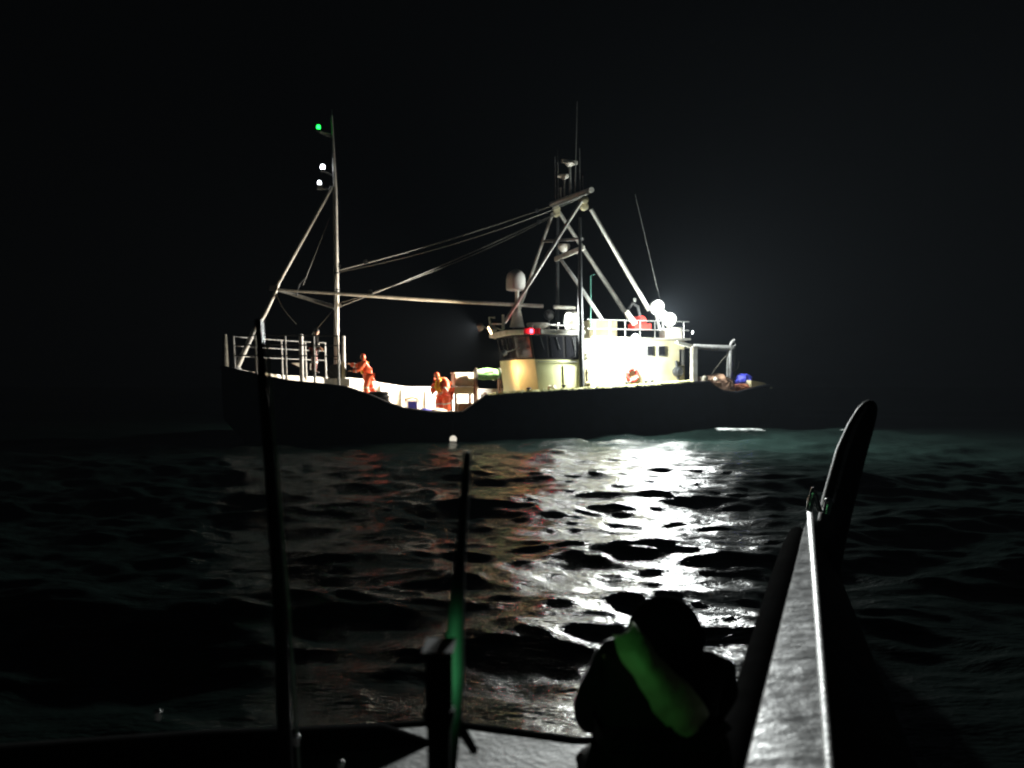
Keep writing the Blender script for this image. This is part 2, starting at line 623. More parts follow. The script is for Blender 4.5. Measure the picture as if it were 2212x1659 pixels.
GLOWMAIN = lamp_glass("floodlight_glow", COOL, FLOOD)
GLOWAFT = lamp_glass("aft_floodlight_glow", (0.95, 1.0, 0.98), AFT)
GLOWFORE = lamp_glass("fore_floodlight_glow", (1.0, 0.96, 0.88), FORE)
GLOWAMBER = lamp_glass("amber_floodlight_glow", WARM, FORE * 0.09)
GLOWROOF = lamp_glass("roof_lamp_glow", (0.95, 1.0, 0.98), ROOF)

# ---- wheelhouse: raked faceted front, dark window band, visor roof
def outline(xf, xa, yw, chamfer_x=0.52, yfr=1.15, g=0.0):
    return [(xa - g, -yw - g), (xf - chamfer_x, -yw - g), (xf + g, -yfr - g * 0.4), (xf + g, yfr + g * 0.4), (xf - chamfer_x, yw + g), (xa - g, yw + g)]


XA = -3.30
levels = [(0.82, -1.02), (2.0, -0.95), (3.22, -0.78), (4.24, -0.62)]
m = MB()
m.loft([[(x, y, z) for x, y in outline(xf, XA, 2.0)] for z, xf in levels])
wheelhouse = m.build("wheelhouse", CREAM, trawler, smooth=False)
wheelhouse["label"] = "yellow bridge with a dark window band and raked faceted front"
m = MB()
m.loft([[(x, y, z) for x, y in outline(-0.50, XA, 2.0, g=0.20)] for z in (4.245, 4.44)])
m.build("visor_roof", WHITE, wheelhouse, smooth=False, bevel=0.03)
# window band: backing and separate panes, port side, corner facet, front, and starboard
zb, zt = 3.30, 4.16
def wall_pt(edge, t, z, off):
    xf = float(np.interp(z, [l[0] for l in levels], [l[1] for l in levels]))
    o2 = outline(xf, XA, 2.0)
    a, b = Vector(o2[edge]), Vector(o2[edge + 1])
    d = (b - a).normalized()
    nrm = Vector((d.y, -d.x))
    q = a.lerp(b, t) + nrm * off
    return (q.x, q.y, z)


def wall_panel(name, edge, t0, t1, z0, z1, o0, o1, material, parent):
    m = MB()
    q = [(t0, z0), (t1, z0), (t1, z1), (t0, z1)]
    m.add([wall_pt(edge, t, z, o0) for t, z in q] + [wall_pt(edge, t, z, o1) for t, z in q],
          [(0, 1, 2, 3), (4, 5, 6, 7), (0, 1, 5, 4), (1, 2, 6, 5), (2, 3, 7, 6), (3, 0, 4, 7)])
    return m.build(name, material, parent, smooth=False)


BANDPAINT = mat("black_band_paint", (0.008, 0.007, 0.008), 0.7, var=0.3, spec=0.1)
for e in range(5):
    nwin = {0: 3, 1: 1, 2: 4, 3: 1, 4: 3}[e]
    wall_panel("window_band", e, 0.0, 1.0, 3.215, 4.24, 0.004, 0.012, BANDPAINT, wheelhouse)
    for i in range(nwin):
        t0 = (i + 0.10) / nwin
        t1 = (i + 0.90) / nwin
        wall_panel("window", e, t0, t1, zb, zt, 0.012, 0.03, GLASS, wheelhouse)
for i in range(3):
    for e in (4, 2):
        p0 = wall_pt(e, (i + 0.5) / (3 if e == 4 else 4), 4.14, 0.05)
        p1 = wall_pt(e, (i + 0.68) / (3 if e == 4 else 4), 3.62, 0.05)
        MB().tube([p0, p1], 0.012, 6).build("wiper", DARKSTEEL, wheelhouse)
MB().tube([wall_pt(4, 0.05, 3.12, 0.07), wall_pt(4, 0.95, 3.12, 0.07)], 0.018, 8).build("handrail", STEEL, wheelhouse)
wall_panel("door", 4, 0.62, 0.93, 0.9, 2.95, 0.004, 0.03, CREAM, wheelhouse)
MB().tube([(-1.344, 1.6, 4.688), (-1.344, 1.6, 4.438)], 0.03).build("roof_stanchion", STEEL, wheelhouse)

# bridge-front floodlights (warm) and red port sidelight in its screen
floodlight((0.178, -1.0, 4.715), (0.90, -0.46, -0.36), 0.17, GLOWFORE, hood=0.5, foot=(-0.45, -0.9, 4.42), label="white deck floodlight on the bridge front, farther one")
floodlight((0.111, 0.7, 4.504), (0.92, 0.0, -0.45), 0.17, GLOWAMBER, hood=0.65, foot=(-0.45, 0.7, 4.42), label="amber deck floodlight on the bridge front, nearer one")
o = MB().box((-1.05, 2.27, 4.33), (0.62, 0.05, 0.26)).box((-1.38, 2.38, 4.33), (0.05, 0.24, 0.26)).box((-1.05, 2.36, 4.21), (0.62, 0.22, 0.03)).build("sidelight_screen", DARKSTEEL, wheelhouse, smooth=False)
MB().lathe((-1.02, 2.40, 4.25), (0, 0, 1), [(0.06, 0), (0.075, 0.04), (0.075, 0.14), (0.05, 0.18)], 14).build("lens", glow("red_sidelight_glow", (1.0, 0.012, 0.02), 110), o)

floodlight((-0.025, 1.95, 3.468), (1.0, -0.36, -0.38), 0.11, lamp_glass("amber_worklight_glow", (1.0, 0.86, 0.62), 9000), foot=(-0.726, 1.75, 3.674), label="small warm work lamp placed above the net drum to light bin and crew", hood=0.7)  # aimed and boosted as fill for the bin and crew
floodlight((0.05, 0.9, 2.655), (-1.0, 0.15, 0.10), 0.08, lamp_glass("amber_bulb_glow", (1.0, 0.56, 0.28), 900), foot=(0.131, 0.9, 2.345), label="small amber lamp shining on the bridge front", hood=0.9)
# things on the wheelhouse roof
m = MB().lathe((-1.107, 0.3, 4.635), (0, 0, 1), [(0.33, 0), (0.30, 0.1), (0.16, 0.72), (0.10, 0.80), (0.085, 1.6)], 18)
ped = m.build("dome_pedestal", WHITE, trawler)
bx = Vector((-1.044, 0.3, 6.203))
MB().lathe(bx, (0, 0, 1), [(0.30, 0.0), (0.40, 0.03), (0.42, 0.12), (0.42, 0.48), (0.38, 0.68), (0.26, 0.83), (0.10, 0.91), (0.001, 0.925)], 26).build("satellite_dome", DOME, ped)["label"] = "pale satellite dome on a tall pedestal above the bridge"
m = MB().lathe((-1.949, 0.6, 4.554), (0, 0, 1), [(0.2, 0), (0.44, 0.1), (0.5, 0.2), (0.48, 0.25)], 22)
m.build("roof_hatch", WHITE, wheelhouse)
m = MB().ball((-2.609, 0.2, 5.22), 0.24).tube([(-2.609, 0.2, 5.139), (-2.609, 0.2, 4.574)], 0.04)
m.build("searchlight", DARKSTEEL, wheelhouse)
m = MB().tube([(-0.292, -0.3, 5.079), (-0.041, -0.3, 5.073), (-0.103, -0.3, 4.553)], 0.05).tube([(-0.145, -0.3, 4.795), (-0.356, 0.9, 4.714)], 0.03)
m.build("horn_bracket", STEEL, wheelhouse)
MB().tube([(-0.295, 0.9, 5.101), (-0.295, 0.9, 4.48)], 0.06).build("roof_stanchion", STEEL, wheelhouse)
# roof rail
m = MB()
for a, b in (((-1.805, 1.9, 4.658), (-3.546, 1.9, 4.6)),):
    m.tube([a, b], 0.025)
m.build("roof_rail", STEEL, wheelhouse)
floodlight((-2.855, 1.85, 5.014), (0.0, 1.0, -0.35), 0.17, lamp_glass("bridge_floodlight_glow", (0.97, 1.0, 0.95), 9000), foot=(-2.957, 1.7, 4.484), label="white floodlight on the bridge roof shining to port", hood=0.2)
floodlight((-2.652, 1.2, 4.746), (-0.6, 0.35, -0.35), 0.07, GLOWROOF, foot=(-2.652, 1.2, 4.51), label="small lamp on the bridge roof lighting the canister")

# ---- casing aft of the bridge, with rail deck on top
CX0, CX1 = -3.42, -8.15
m = MB().box(((CX0 + CX1) / 2, 0, 2.45), (CX0 - CX1, 4.4, 3.26))
casing = m.build("casing", CASING, trawler, smooth=False, bevel=0.03)
casing["label"] = "pale engine casing behind the bridge"
MB().box((-6.0, 0, 4.13), (4.6, 4.9, 0.08)).build("boat_deck", WHITE, casing, smooth=False)
for x0 in (-6.45, -7.0):
    f = MB().box((x0, 2.215, 3.62), (0.36, 0.04, 0.46)).build("window", STEEL, casing, smooth=False, bevel=0.01)
    MB().box((x0, 2.235, 3.62), (0.28, 0.03, 0.38)).build("pane", GLASS, f, smooth=False)
MB().box((-8.0, 2.21, 3.35), (0.26, 0.05, 0.70)).build("door_opening", GLASS, casing, smooth=False)
dr = MB().box((-3.86, 2.22, 2.0), (0.62, 0.04, 1.75)).build("door", CASING, casing, smooth=False, bevel=0.01)
MB().tube([(-4.08, 2.25, 2.0), (-4.08, 2.28, 1.9)], 0.02).build("handle", STEEL, dr)
for z in (1.9, 2.7):
    MB().box((-3.86, 2.245, z), (0.62, 0.02, 0.03)).build("door_batten", STEEL, dr, smooth=False)
MB().torus((-3.6, 2.26, 3.384), (0, 1, 0), 0.10, 0.035).build("porthole", STEEL, casing)
MB().lathe((-7.72, 2.22, 2.73), (0, 1, 0), [(0.20, 0), (0.22, 0.04), (0.22, 0.22), (0.12, 0.26), (0.12, 0.30)], 18).build("winch_head", DARKSTEEL, casing)
MB().tube([(-7.7, 2.25, 3.2), (-7.8, 2.25, 2.4)], 0.06).build("vent_pipe", DARKSTEEL, casing)
# deckhouse on top
MB().box((-4.7, 0.2, 4.55), (1.3, 2.2, 0.78)).build("deckhouse", CASING, casing, smooth=False, bevel=0.02)
MB().box((-7.9, 1.4, 4.42), (0.50, 1.2, 0.50)).build("deck_locker", WHITE, casing, smooth=False, bevel=0.02)
# rails round boat deck
for xp in (-3.8, -4.5, -5.2, -5.9, -6.6, -7.3, -8.0):
    MB().tube([(xp, 2.38, 4.17), (xp, 2.38, 4.88)], 0.02, 6).build("rail_post", STEEL, casing)
for z in (4.50, 4.88):
    MB().tube([(-3.5, 2.38, z), (-8.25, 2.38, z)], 0.02, 6).build("rail_bar", STEEL, casing)
# red winch and a dark arch of equipment up there
w_ = MB().lathe((-6.415, 0.9, 4.895), (0, 1, 0), [(0.30, 0), (0.30, 0.05), (0.16, 0.06), (0.16, 0.5), (0.30, 0.51), (0.30, 0.56)], 18).build("deck_winch", RED, casing)
w_["label"] = "red winch on the casing top"
MB().box((-6.466, 1.2, 4.712), (0.8, 0.7, 0.25)).build("winch_bed", RED, w_, smooth=False)
m = MB().tube([(-5.94, 1.4, 5.009), (-5.829, 1.4, 5.449), (-6.029, 1.4, 5.717), (-6.297, 1.4, 5.584), (-6.432, 1.4, 5.021)], 0.07, 8)
m.build("arch_frame", DARKSTEEL, casing)
MB().lathe((-6.141, 1.4, 5.821), (0, 0, 1), [(0.05, -0.05), (0.07, 0.0), (0.07, 0.1), (0.02, 0.14)], 10).build("arch_lamp", STEEL, casing)

# main lamp and the aft pair, with two floodlights added for glitter and glare
globe_lamp((-4.832, 2.78, 3.879), 0.25, GLOWMAIN, (-5.0, 2.2, 4.02), "dazzling bare lamp on the casing side")
floodlight((-5.484, 2.75, 4.122), (-0.05, 1.0, -0.38), 0.17, GLOWAFT, foot=(-5.7, 2.2, 4.05), label="directed floodlight added beside the bare lamp to brighten the sea glitter")
floodlight((-7.084, 1.7, 5.539), (-0.15, 1.0, -0.30), 0.32, GLOWAFT, foot=(-7.305, 1.5, 4.588), label="upper of the dazzling aft floodlights")
floodlight((-7.561, 1.9, 5.011), (0.25, 1.0, -0.28), 0.29, GLOWAFT, foot=(-7.718, 1.7, 4.584), label="lower of the dazzling aft floodlights")
floodlight((-7.441, 1.5, 5.242), (0.1, 1.0, -0.28), 0.20, GLOWROOF, foot=(-7.487, 1.5, 4.592), label="lamp added between the aft floodlights so their glare merges")
floodlight((-9.534, 0.5, 4.572), (-0.6, 0.9, -0.2), 0.07, GLOWROOF, foot=(-9.39, 0.5, 4.208), label="small white lamp aft of the casing")

# canopy and white pillar at the aft end of the casing
m = MB().loft([[(-7.572, 2.6, 4.048), (-8.334, 2.6, 3.882), (-8.334, 2.6, 3.743), (-7.572, 2.6, 3.93)], [(-8.1, -2.0, 4.10), (-8.75, -2.0, 3.95), (-8.75, -2.0, 3.82), (-8.1, -2.0, 3.98)]])
m.build("canopy", WHITE, trawler, smooth=False)
m = MB().box(((-8.35), 2.6, 3.0), (0.27, 0.24, 1.62))
m.build("pillar", WHITE, trawler, smooth=False, bevel=0.03)
# stern gantry
g_ = MB().tube([(-11.014, 1.2, 1.766), (-11.063, 1.2, 3.924)], 0.14, 12).build("stern_post", STEEL, trawler)
MB().tube([(-9.167, 1.2, 3.897), (-10.167, 1.2, 3.848), (-11.185, 1.2, 3.82)], [0.10, 0.13, 0.15], 10).build("boom", STEEL, g_)
MB().tube([(-11.063, 1.2, 3.882), (-11.136, 1.2, 4.095), (-11.308, 1.2, 4.225)], 0.06).torus((-11.21, 1.2, 4.011), (0, 1, 0.3), 0.12, 0.045).build("hook", STEEL, g_)
MB().tube([(-10.957, 1.25, 3.562), (-10.634, 1.3, 3.346), (-10.162, 1.4, 2.858), (-9.671, 1.5, 2.314)], 0.022, 6).build("rope", WIRE, g_)
MB().tube([(-11.687, 1.0, 3.237), (-11.579, 1.05, 2.936), (-11.276, 1.1, 2.657), (-10.731, 1.3, 2.442)], 0.022, 6).build("rope", WIRE, g_)
MB().tube([(-13.08, -1.6, 4.033), (-13.027, -1.6, 1.728)], 0.12, 10).build("stern_post", STEEL, trawler)
MB().tube([(-11.088, 1.2, 3.904), (-13.08, -1.6, 4.033)], 0.11, 10).build("gantry_crossbar", STEEL, trawler)

# ---- port kingpost beside the bridge (dark) with cross bars, and the gallows over the roof
MB().tube([(-3.207, 2.45, 2.0), (-3.125, 2.45, 5.812), (-3.188, 2.3, 9.086)], [0.115, 0.10, 0.05], 10).build("kingpost", DARKSTEEL, trawler)["label"] = "dark post rising beside the bridge"
MB().tube([(-3.698, -1.6, 4.712), (-3.721, -1.6, 9.888)], [0.10, 0.06], 10).build("kingpost", DARKSTEEL, trawler)
gb = MB()
gb.tube([(-3.621, 2.5, 10.221), (-3.743, -2.5, 10.701)], 0.115, 10)
gallows = gb.build("gallows", MASTPAINT, trawler)
gallows["label"] = "high cross beam carried on four long sloping legs"
MB().tube([(-3.561, 2.35, 10.117), (-3.737, -2.3, 10.549)], 0.06, 8).build("walkway_bar", STEEL, gallows)
for a, b, r0, r1 in (((-3.208, 2.4, 9.755), (-0.104, 1.7, 4.709), .075, .075), ((-3.775, -2.4, 10.267), (-1.539, -1.6, 4.751), .07, .07),
                     ((-4.079, -2.4, 10.353), (-7.7, -1.9, 5.105), .085, .12), ((-3.644, 2.4, 9.44), (-6.47, 2.1, 5.366), .085, .085)):
    MB().tube([a, b], [r0, r1], 10).build("leg", MASTPAINT, gallows)
MB().tube([(-4.351, 1.9, 4.931), (-3.084, 1.9, 6.642), (-2.561, 1.7, 7.42)], [0.08, 0.08, 0.06], 10).build("strut", STEEL, gallows)
MB().tube([(-6.062, 1.6, 4.796), (-5.62, 1.6, 5.345)], [0.14, 0.10], 10).build("strut", WHITE, gallows)
MB().tube([(-3.134, -1.8, 8.799), (-3.271, 2.3, 8.209)], 0.065, 8).build("cross_bar", STEEL, gallows)
MB().box((-3.463, 0.4, 7.899), (0.12, 3.3, 0.22)).build("radar_scanner", WHITE, gallows, smooth=False, bevel=0.03)
MB().lathe((-3.224, 0.4, 8.089), (0, 0, 1), [(0.12, -0.12), (0.24, 0.02), (0.27, 0.12), (0.25, 0.20)], 18).build("radar_base", WHITE, gallows)
for c in ((-3.375, 2.3, 9.827), (-3.417, 2.2, 9.582), (-3.923, -2.3, 10.431), (-3.923, -2.3, 10.235)):
    MB().lathe(Vector(c) - Vector((0, 0.10, 0)), (0, 1, 0), [(0.06, 0), (0.17, 0.02), (0.17, 0.07), (0.12, 0.10), (0.17, 0.13), (0.17, 0.18), (0.06, 0.2)], 14).build("block", CASING, gallows)
# aerials on the gallows
def aerial(name, pts, r, parent=gallows, material=STEEL):
    return MB().tube(pts, r, 6).build(name, material, parent)
o = aerial("aerial_mast", [(-3.691, 0.0, 10.494), (-3.669, 0.0, 11.865)], 0.055)
MB().box((-3.647, 0.0, 12.028), (0.78, 0.14, 0.15), rot=R(10)).lathe((-3.669, 0.0, 11.824), (0, 0, 1), [(0.08, 0), (0.22, 0.12), (0.2, 0.2)], 14).build("scanner_bar", WHITE, o)
o = aerial("aerial_mast", [(-3.644, -0.6, 10.561), (-3.644, -0.6, 11.477)], 0.045)
MB().lathe((-3.622, -0.6, 11.434), (0, 0, 1), [(0.06, -0.05), (0.10, 0.0), (0.30, 0.08), (0.30, 0.14), (0.1, 0.17)], 16).build("scanner_head", WHITE, o)
aerial("aerial_mast", [(-3.645, -1.0, 10.565), (-3.622, -1.0, 11.131)], 0.05)
aerial("whip_aerial", [(-3.606, -1.6, 10.607), (-3.583, -1.6, 12.699)], [0.018, 0.012])
aerial("whip_aerial", [(-3.627, -1.3, 10.629), (-3.604, -1.3, 12.917)], [0.018, 0.012])
aerial("whip_aerial", [(-3.664, 0.6, 10.46), (-3.773, 0.6, 14.526)], [0.026, 0.010])
aerial("whip_aerial", [(-3.651, 1.2, 10.364), (-3.63, 1.2, 12.306)], [0.020, 0.012])
aerial("whip_aerial", [(-3.589, 1.7, 10.325), (-3.567, 1.7, 10.988)], [0.018, 0.012])
aerial("whip_aerial", [(-7.582, 1.2, 5.579), (-7.01, 1.2, 7.708), (-6.364, 1.0, 10.567)], [0.018, 0.014, 0.008], casing)
aerial("whip_aerial", [(-3.972, 1.6, 4.512), (-3.972, 1.6, 6.795), (-4.143, 1.6, 6.88)], 0.022, wheelhouse, mat("green_steel", (0.10, 0.30, 0.24), 0.5))

# ---- foremast, stay spar, boom and lights
fm = MB().tube([(6.475, 0.0, 2.041), (6.475, 0.0, 5.855), (6.53, 0.0, 9.944), (6.621, 0.0, 12.085), (6.658, 0.0, 13.014)], [0.105, 0.10, 0.085, 0.05, 0.03], 12)
foremast = fm.build("foremast", MASTPAINT, trawler)
foremast["label"] = "tall pale foremast carrying green and white lights"
MB().tube([(6.658, 0.0, 13.014), (6.658, 0.0, 13.275)], 0.012, 6).build("mast_tip", STEEL, foremast)
sp_ = MB().tube([(6.658, 0.0, 10.14), (8.738, 0.0, 6.178), (8.825, 0.0, 5.882), (9.262, 0.0, 4.921), (9.626, 0.0, 4.349), (10.295, 0.0, 2.803)], [0.07, 0.075, 0.075, 0.085, 0.09, 0.11], 10)
sp_.build("stay_spar", MASTPAINT, foremast)
MB().lathe((10.295, 0.0, 2.731), (0, 0, 1), [(0.26, 0.0), (0.20, 0.05), (0.12, 0.18)], 12).build("spar_foot", STEEL, foremast)
MB().tube([(8.808, 0.0, 5.92), (6.487, 0.12, 5.841), (3.224, 0.12, 5.724), (-2.359, 0.12, 5.594)], [0.05, 0.06, 0.075, 0.085], 10).build("boom", MASTPAINT, foremast)
MB().tube([(-2.787, 0.3, 5.56), (-3.788, 0.3, 5.549)], 0.085, 10).build("boom_crutch", WHITE, wheelhouse)
MB().tube([(8.755, 0.0, 5.903), (8.032, -0.3, 5.758), (6.557, -0.1, 5.319)], [0.05, 0.07, 0.08], 10).build("brace", STEEL, foremast)
MB().tube([(8.048, 0.0, 5.689), (7.941, 0.0, 6.154), (7.69, 0.0, 6.441)], 0.03, 8).build("brace", DARKSTEEL, foremast)
MB().box((6.401, 0.0, 5.371), (0.22, 0.14, 0.14)).build("gooseneck", STEEL, foremast, smooth=False)
MB().box((8.93, 0.0, 5.988), (0.3, 0.3, 0.2)).build("stay_block", DARKSTEEL, foremast, smooth=False, bevel=0.03)
for c in ((6.475, 0.0, 6.677), (6.475, 0.0, 6.004), (6.475, 0.0, 3.2)):
    MB().torus(c, (0, 0, 1), 0.11, 0.025, 16, 6).build("mast_band", DARKSTEEL, foremast)
# light brackets
MB().tube([(6.64, 0.0, 12.139), (7.131, 0.0, 12.297)], 0.035, 8).tube([(6.64, 0.0, 12.251), (7.139, 0.1, 12.303)], 0.025, 8).build("light_bracket", STEEL, foremast)
MB().tube([(6.585, 0.0, 9.996), (7.113, 0.0, 10.05)], 0.045, 8).tube([(6.585, 0.0, 10.221), (6.786, 0.0, 9.982)], 0.04, 8).build("light_bracket", STEEL, foremast)
MB().box((7.131, 0.0, 10.104), (0.20, 0.2, 0.16)).build("lamp_box", STEEL, foremast, smooth=False)
nav_light((7.186, 0.0, 12.496), 0.075, glow("green_masthead_glow", (0.01, 1.0, 0.06), 9), (7.131, 0.0, 12.315), "green all-round light near the masthead")
nav_light((7.023, 0.0, 10.912), 0.085, glow("white_masthead_glow", (0.9, 0.95, 1.0), 16), (6.566, 0.0, 10.596), "white light halfway up the foremast")
nav_light((7.15, 0.0, 10.27), 0.07, MATS["white_masthead_glow"], (7.131, 0.0, 10.104), "small white light on the lower mast bracket")
# stays
for a, b, sag, r in (((-3.667, -2.3, 10.566), (6.401, 0.0, 6.793), 0.12, 0.028), ((-3.838, -2.2, 10.188), (6.328, 0.0, 5.336), 0.12, 0.022), ((-3.417, 2.2, 9.986), (6.401, 0.0, 6.718), 0.3, 0.013),
                     ((-3.946, -2.0, 10.198), (6.365, 0.0, 5.465), 0.3, 0.012), ((6.749, 0.0, 8.903), (7.78, 0.0, 6.16), 0.0, 0.012), ((6.456, 0.0, 5.369), (7.475, 0.0, 4.135), 0.0, 0.012)):
    pts = []
    for i in range(13):
        t = i / 12
        q = Vector(a).lerp(Vector(b), t)
        q.z -= sag * 4 * t * (1 - t)
        pts.append(q)
    MB().tube(pts, r, 6).build("stay_wire", WIRE, foremast)

for c in ((-2.842, -2.0, 10.232), (5.306, 0.0, 7.181), (-2.956, -2.0, 9.725), (5.118, 0.0, 5.959), (6.401, 0.0, 6.961)):
    MB().lathe(Vector(c) - Vector((0, 0.05, 0)), (0, 1, 0), [(0.04, 0), (0.10, 0.01), (0.10, 0.09), (0.04, 0.10)], 12).build("block", DARKSTEEL, foremast)
for a, b in (((6.566, 0.0, 9.848), (6.32, -0.25, 5.774)), ((6.521, 0.1, 6.476), (6.325, 0.5, 2.744)), ((8.825, 0.0, 5.809), (8.089, 0.8, 4.527))):
    q = [Vector(a).lerp(Vector(b), i / 8) + Vector((0.12 * math.sin(i / 8 * math.pi), 0, 0)) for i in range(9)]
    MB().tube(q, 0.014, 6).build("halyard", WIRE, foremast)

# ---- bow rails: posts and bars each its own piece
RAILPAINT = mat("grey_rail_paint", (0.28, 0.28, 0.27), 0.5, var=0.4, scale=6)


def bow_b(x):
    return max(0.05, float(np.interp(x, xs_, bs_)) - 0.12)


for sgn in (1, -1):
    for i, x in enumerate((10.35, 9.55, 8.5, 7.5, 6.65)):
        zb_ = float(np.interp(x, xs_, [s[3 if sgn > 0 else 4] for s in ST]))
        r = 0.042
        MB().tube([(x, sgn * bow_b(x), zb_ - 0.1), (x + 0.05, sgn * bow_b(x), 4.05 - 0.02 * i)], [r * 1.15, r * 0.8], 8).build("rail_post", RAILPAINT, trawler)
    for z in (3.22, 3.62, 3.98):
        MB().tube([(x, sgn * bow_b(x), z + 0.02 * (x - 6.5)) for x in (10.4, 9.55, 8.5, 7.5, 6.65)], 0.024 if sgn > 0 else 0.02, 8).build("rail_bar", DARKSTEEL if sgn > 0 else RAILPAINT, trawler)  # near bars coloured dark to stand for their unlit side
MB().tube([(10.702, 0.0, 2.729), (10.719, 0.0, 4.128)], [0.15, 0.07], 10).build("bow_post", RAILPAINT, trawler)
MB().tube([(6.072, -1.0, 2.036), (6.091, -1.0, 4.199)], [0.09, 0.07], 10).build("bow_post", RAILPAINT, trawler)
MB().tube([(7.798, -0.6, 2.266), (7.835, -0.6, 4.219)], [0.09, 0.09], 10).build("bow_post", RAILPAINT, trawler)
# windlass and lit plates on the forecastle
wd = MB().lathe((6.564, 0.9, 2.627), (0, 1, 0), [(0.36, -0.3), (0.36, -0.25), (0.22, -0.24), (0.22, 0.24), (0.36, 0.25), (0.36, 0.3)], 20).build("windlass", DARKSTEEL, trawler)
wd["label"] = "dark drum windlass behind the bow rail"
MB().box((6.564, 0.9, 2.264), (0.9, 0.9, 0.3)).build("windlass_bed", STEEL, wd, smooth=False)
MB().box((6.351, 1.25, 2.624), (0.12, 0.12, 0.9)).build("windlass_frame", CASING, wd, smooth=False)
MB().add([(8.188, -1.2, 3.067), (7.708, -1.2, 3.07), (7.689, -1.2, 2.822), (8.174, -1.5, 3.074), (7.69, -1.5, 3.078), (7.671, -1.5, 2.827)], [(0, 1, 2), (3, 5, 4), (0, 1, 4, 3), (1, 2, 5, 4), (2, 0, 3, 5)]).build("splash_plate", WHITE, trawler, smooth=False)
MB().box((7.307, -1.6, 2.928), (0.2, 0.1, 0.25)).build("mooring_bitt", WHITE, trawler, smooth=False)
# anchor fairlead / bollards along the near rail
for c in ((-0.728, 2.9, 1.897), (-2.229, 2.9, 2.004), (-5.006, 2.9, 2.133), (-5.9, 2.9, 2.19), (-6.179, 2.9, 2.21)):
    MB().lathe(Vector(c) - Vector((0, 0, 0.05)), (0, 0, 1), [(0.05, 0), (0.05, 0.14), (0.10, 0.15), (0.10, 0.2), (0.05, 0.22)], 10).build("bollard", DARKSTEEL, trawler)


# ------------------------------------------------------------------ loose things aboard
def heap_strands(m, c, r, n, rad, seed):
    rnd = random.Random(seed)
    for _ in range(n):
        a0 = rnd.random() * 6.28
        pts = []
        th0 = rnd.uniform(0.1, 1.3)
        for i in range(9):
            a = a0 + i * rnd.uniform(0.25, 0.5)
            th = th0 + 0.35 * math.sin(i * 0.9 + a0)
            k = 1.02 + rnd.uniform(-0.03, 0.06)
            pts.append((c[0] + r[0] * k * math.sin(th) * math.cos(a), c[1] + r[1] * k * math.sin(th) * math.sin(a), c[2] + r[2] * k * math.cos(th)))
        m.tube(pts, rad, 5)


def thing_mesh(name, m, material, label, cat, at, group=None, smooth=True, bevel=0):
    o = m.build(name, material, None, smooth, bevel)
    o.matrix_world = at
    return tag(o, label, cat, group)


# rolled green net on its drum in front of the bridge
x, y, z = (0.596, 1.6, 2.587)
e = empty("net_drum", on_ship(x, y, z))
tag(e, "roll of bright green netting on a drum in front of the bridge", "net drum")
m = MB()
m.lathe((-0.42, 0, 0), (1, 0, 0), [(0.19, 0), (0.23, 0.05), (0.22, 0.4), (0.24, 0.62), (0.2, 0.84)], 18)
heap_strands(m, (0, 0, 0), (0.46, 0.26, 0.24), 26, 0.014, 4)
m.build("netting", NETGREEN, e)
for sx in (-0.5, 0.5):
    MB().lathe((sx - 0.02, 0, 0), (1, 0, 0), [(0.27, 0), (0.28, 0.02), (0.27, 0.04)], 20).build("drum_flange", DARKSTEEL, e)
    MB().box((sx, 0, -0.6), (0.08, 0.3, 0.9)).build("drum_leg", RUST, e, smooth=False)

# winch below it
x, y, z = (0.141, 1.2, 1.999)
e = empty("trawl_winch", on_ship(x, y, 0.82))
tag(e, "rusty brown trawl winch on deck before the bridge", "winch")
MB().box((0, 0, 0.15), (1.2, 1.0, 0.3)).build("bed", RUST, e, smooth=False)
MB().lathe((-0.5, 0, 0.62), (1, 0, 0), [(0.42, 0), (0.42, 0.05), (0.2, 0.06), (0.2, 0.9), (0.42, 0.91), (0.42, 0.96)], 20).build("drum", RUST, e)
MB().lathe((0.5, 0, 0.62), (1, 0, 0), [(0.14, 0), (0.18, 0.1), (0.12, 0.25), (0.18, 0.35)], 14).build("warping_head", DARKSTEEL, e)
for sx in (-0.55, 0.5):
    MB().box((sx, 0, 0.6), (0.08, 0.6, 0.7)).build("side_frame", DARKSTEEL, e, smooth=False)

# pale box on a trestle table
x, y, z = (1.446, 0.9, 2.076)
e = empty("sorting_table", on_ship(x, y, 0.82))
tag(e, "pale sorting table on deck beside the orange clad hauler", "table")
h = z - 0.82
MB().box((0, 0, h - 0.15), (0.95, 0.9, 0.26)).build("tray", CASING, e, smooth=False, bevel=0.02)
MB().box((0, 0, h - 0.0), (1.05, 1.0, 0.04)).build("table_top", WHITE, e, smooth=False)
for sx in (-0.4, 0.4):
    for sy in (-0.38, 0.38):
        MB().box((sx, sy, (h - 0.28) / 2), (0.08, 0.08, h - 0.28)).build("leg", RUST, e, smooth=False)
MB().box((-0.1, 0.0, 0.3), (0.75, 0.7, 0.55)).build("crate_shelf", RUST, e, smooth=False, bevel=0.02)
e2 = MB().box((0, 0, 0.27), (0.80, 0.65, 0.52)).build("fish_bin", WHITE, None, smooth=False, bevel=0.04)
e2.matrix_world = on_ship(x + 0.03, y, z + 0.025)
tag(e2, "large white fish bin standing on the sorting table", "bin")
MB().box((0, 0, 0.54), (0.86, 0.70, 0.05)).build("rim", WHITE, e2, smooth=False, bevel=0.01)

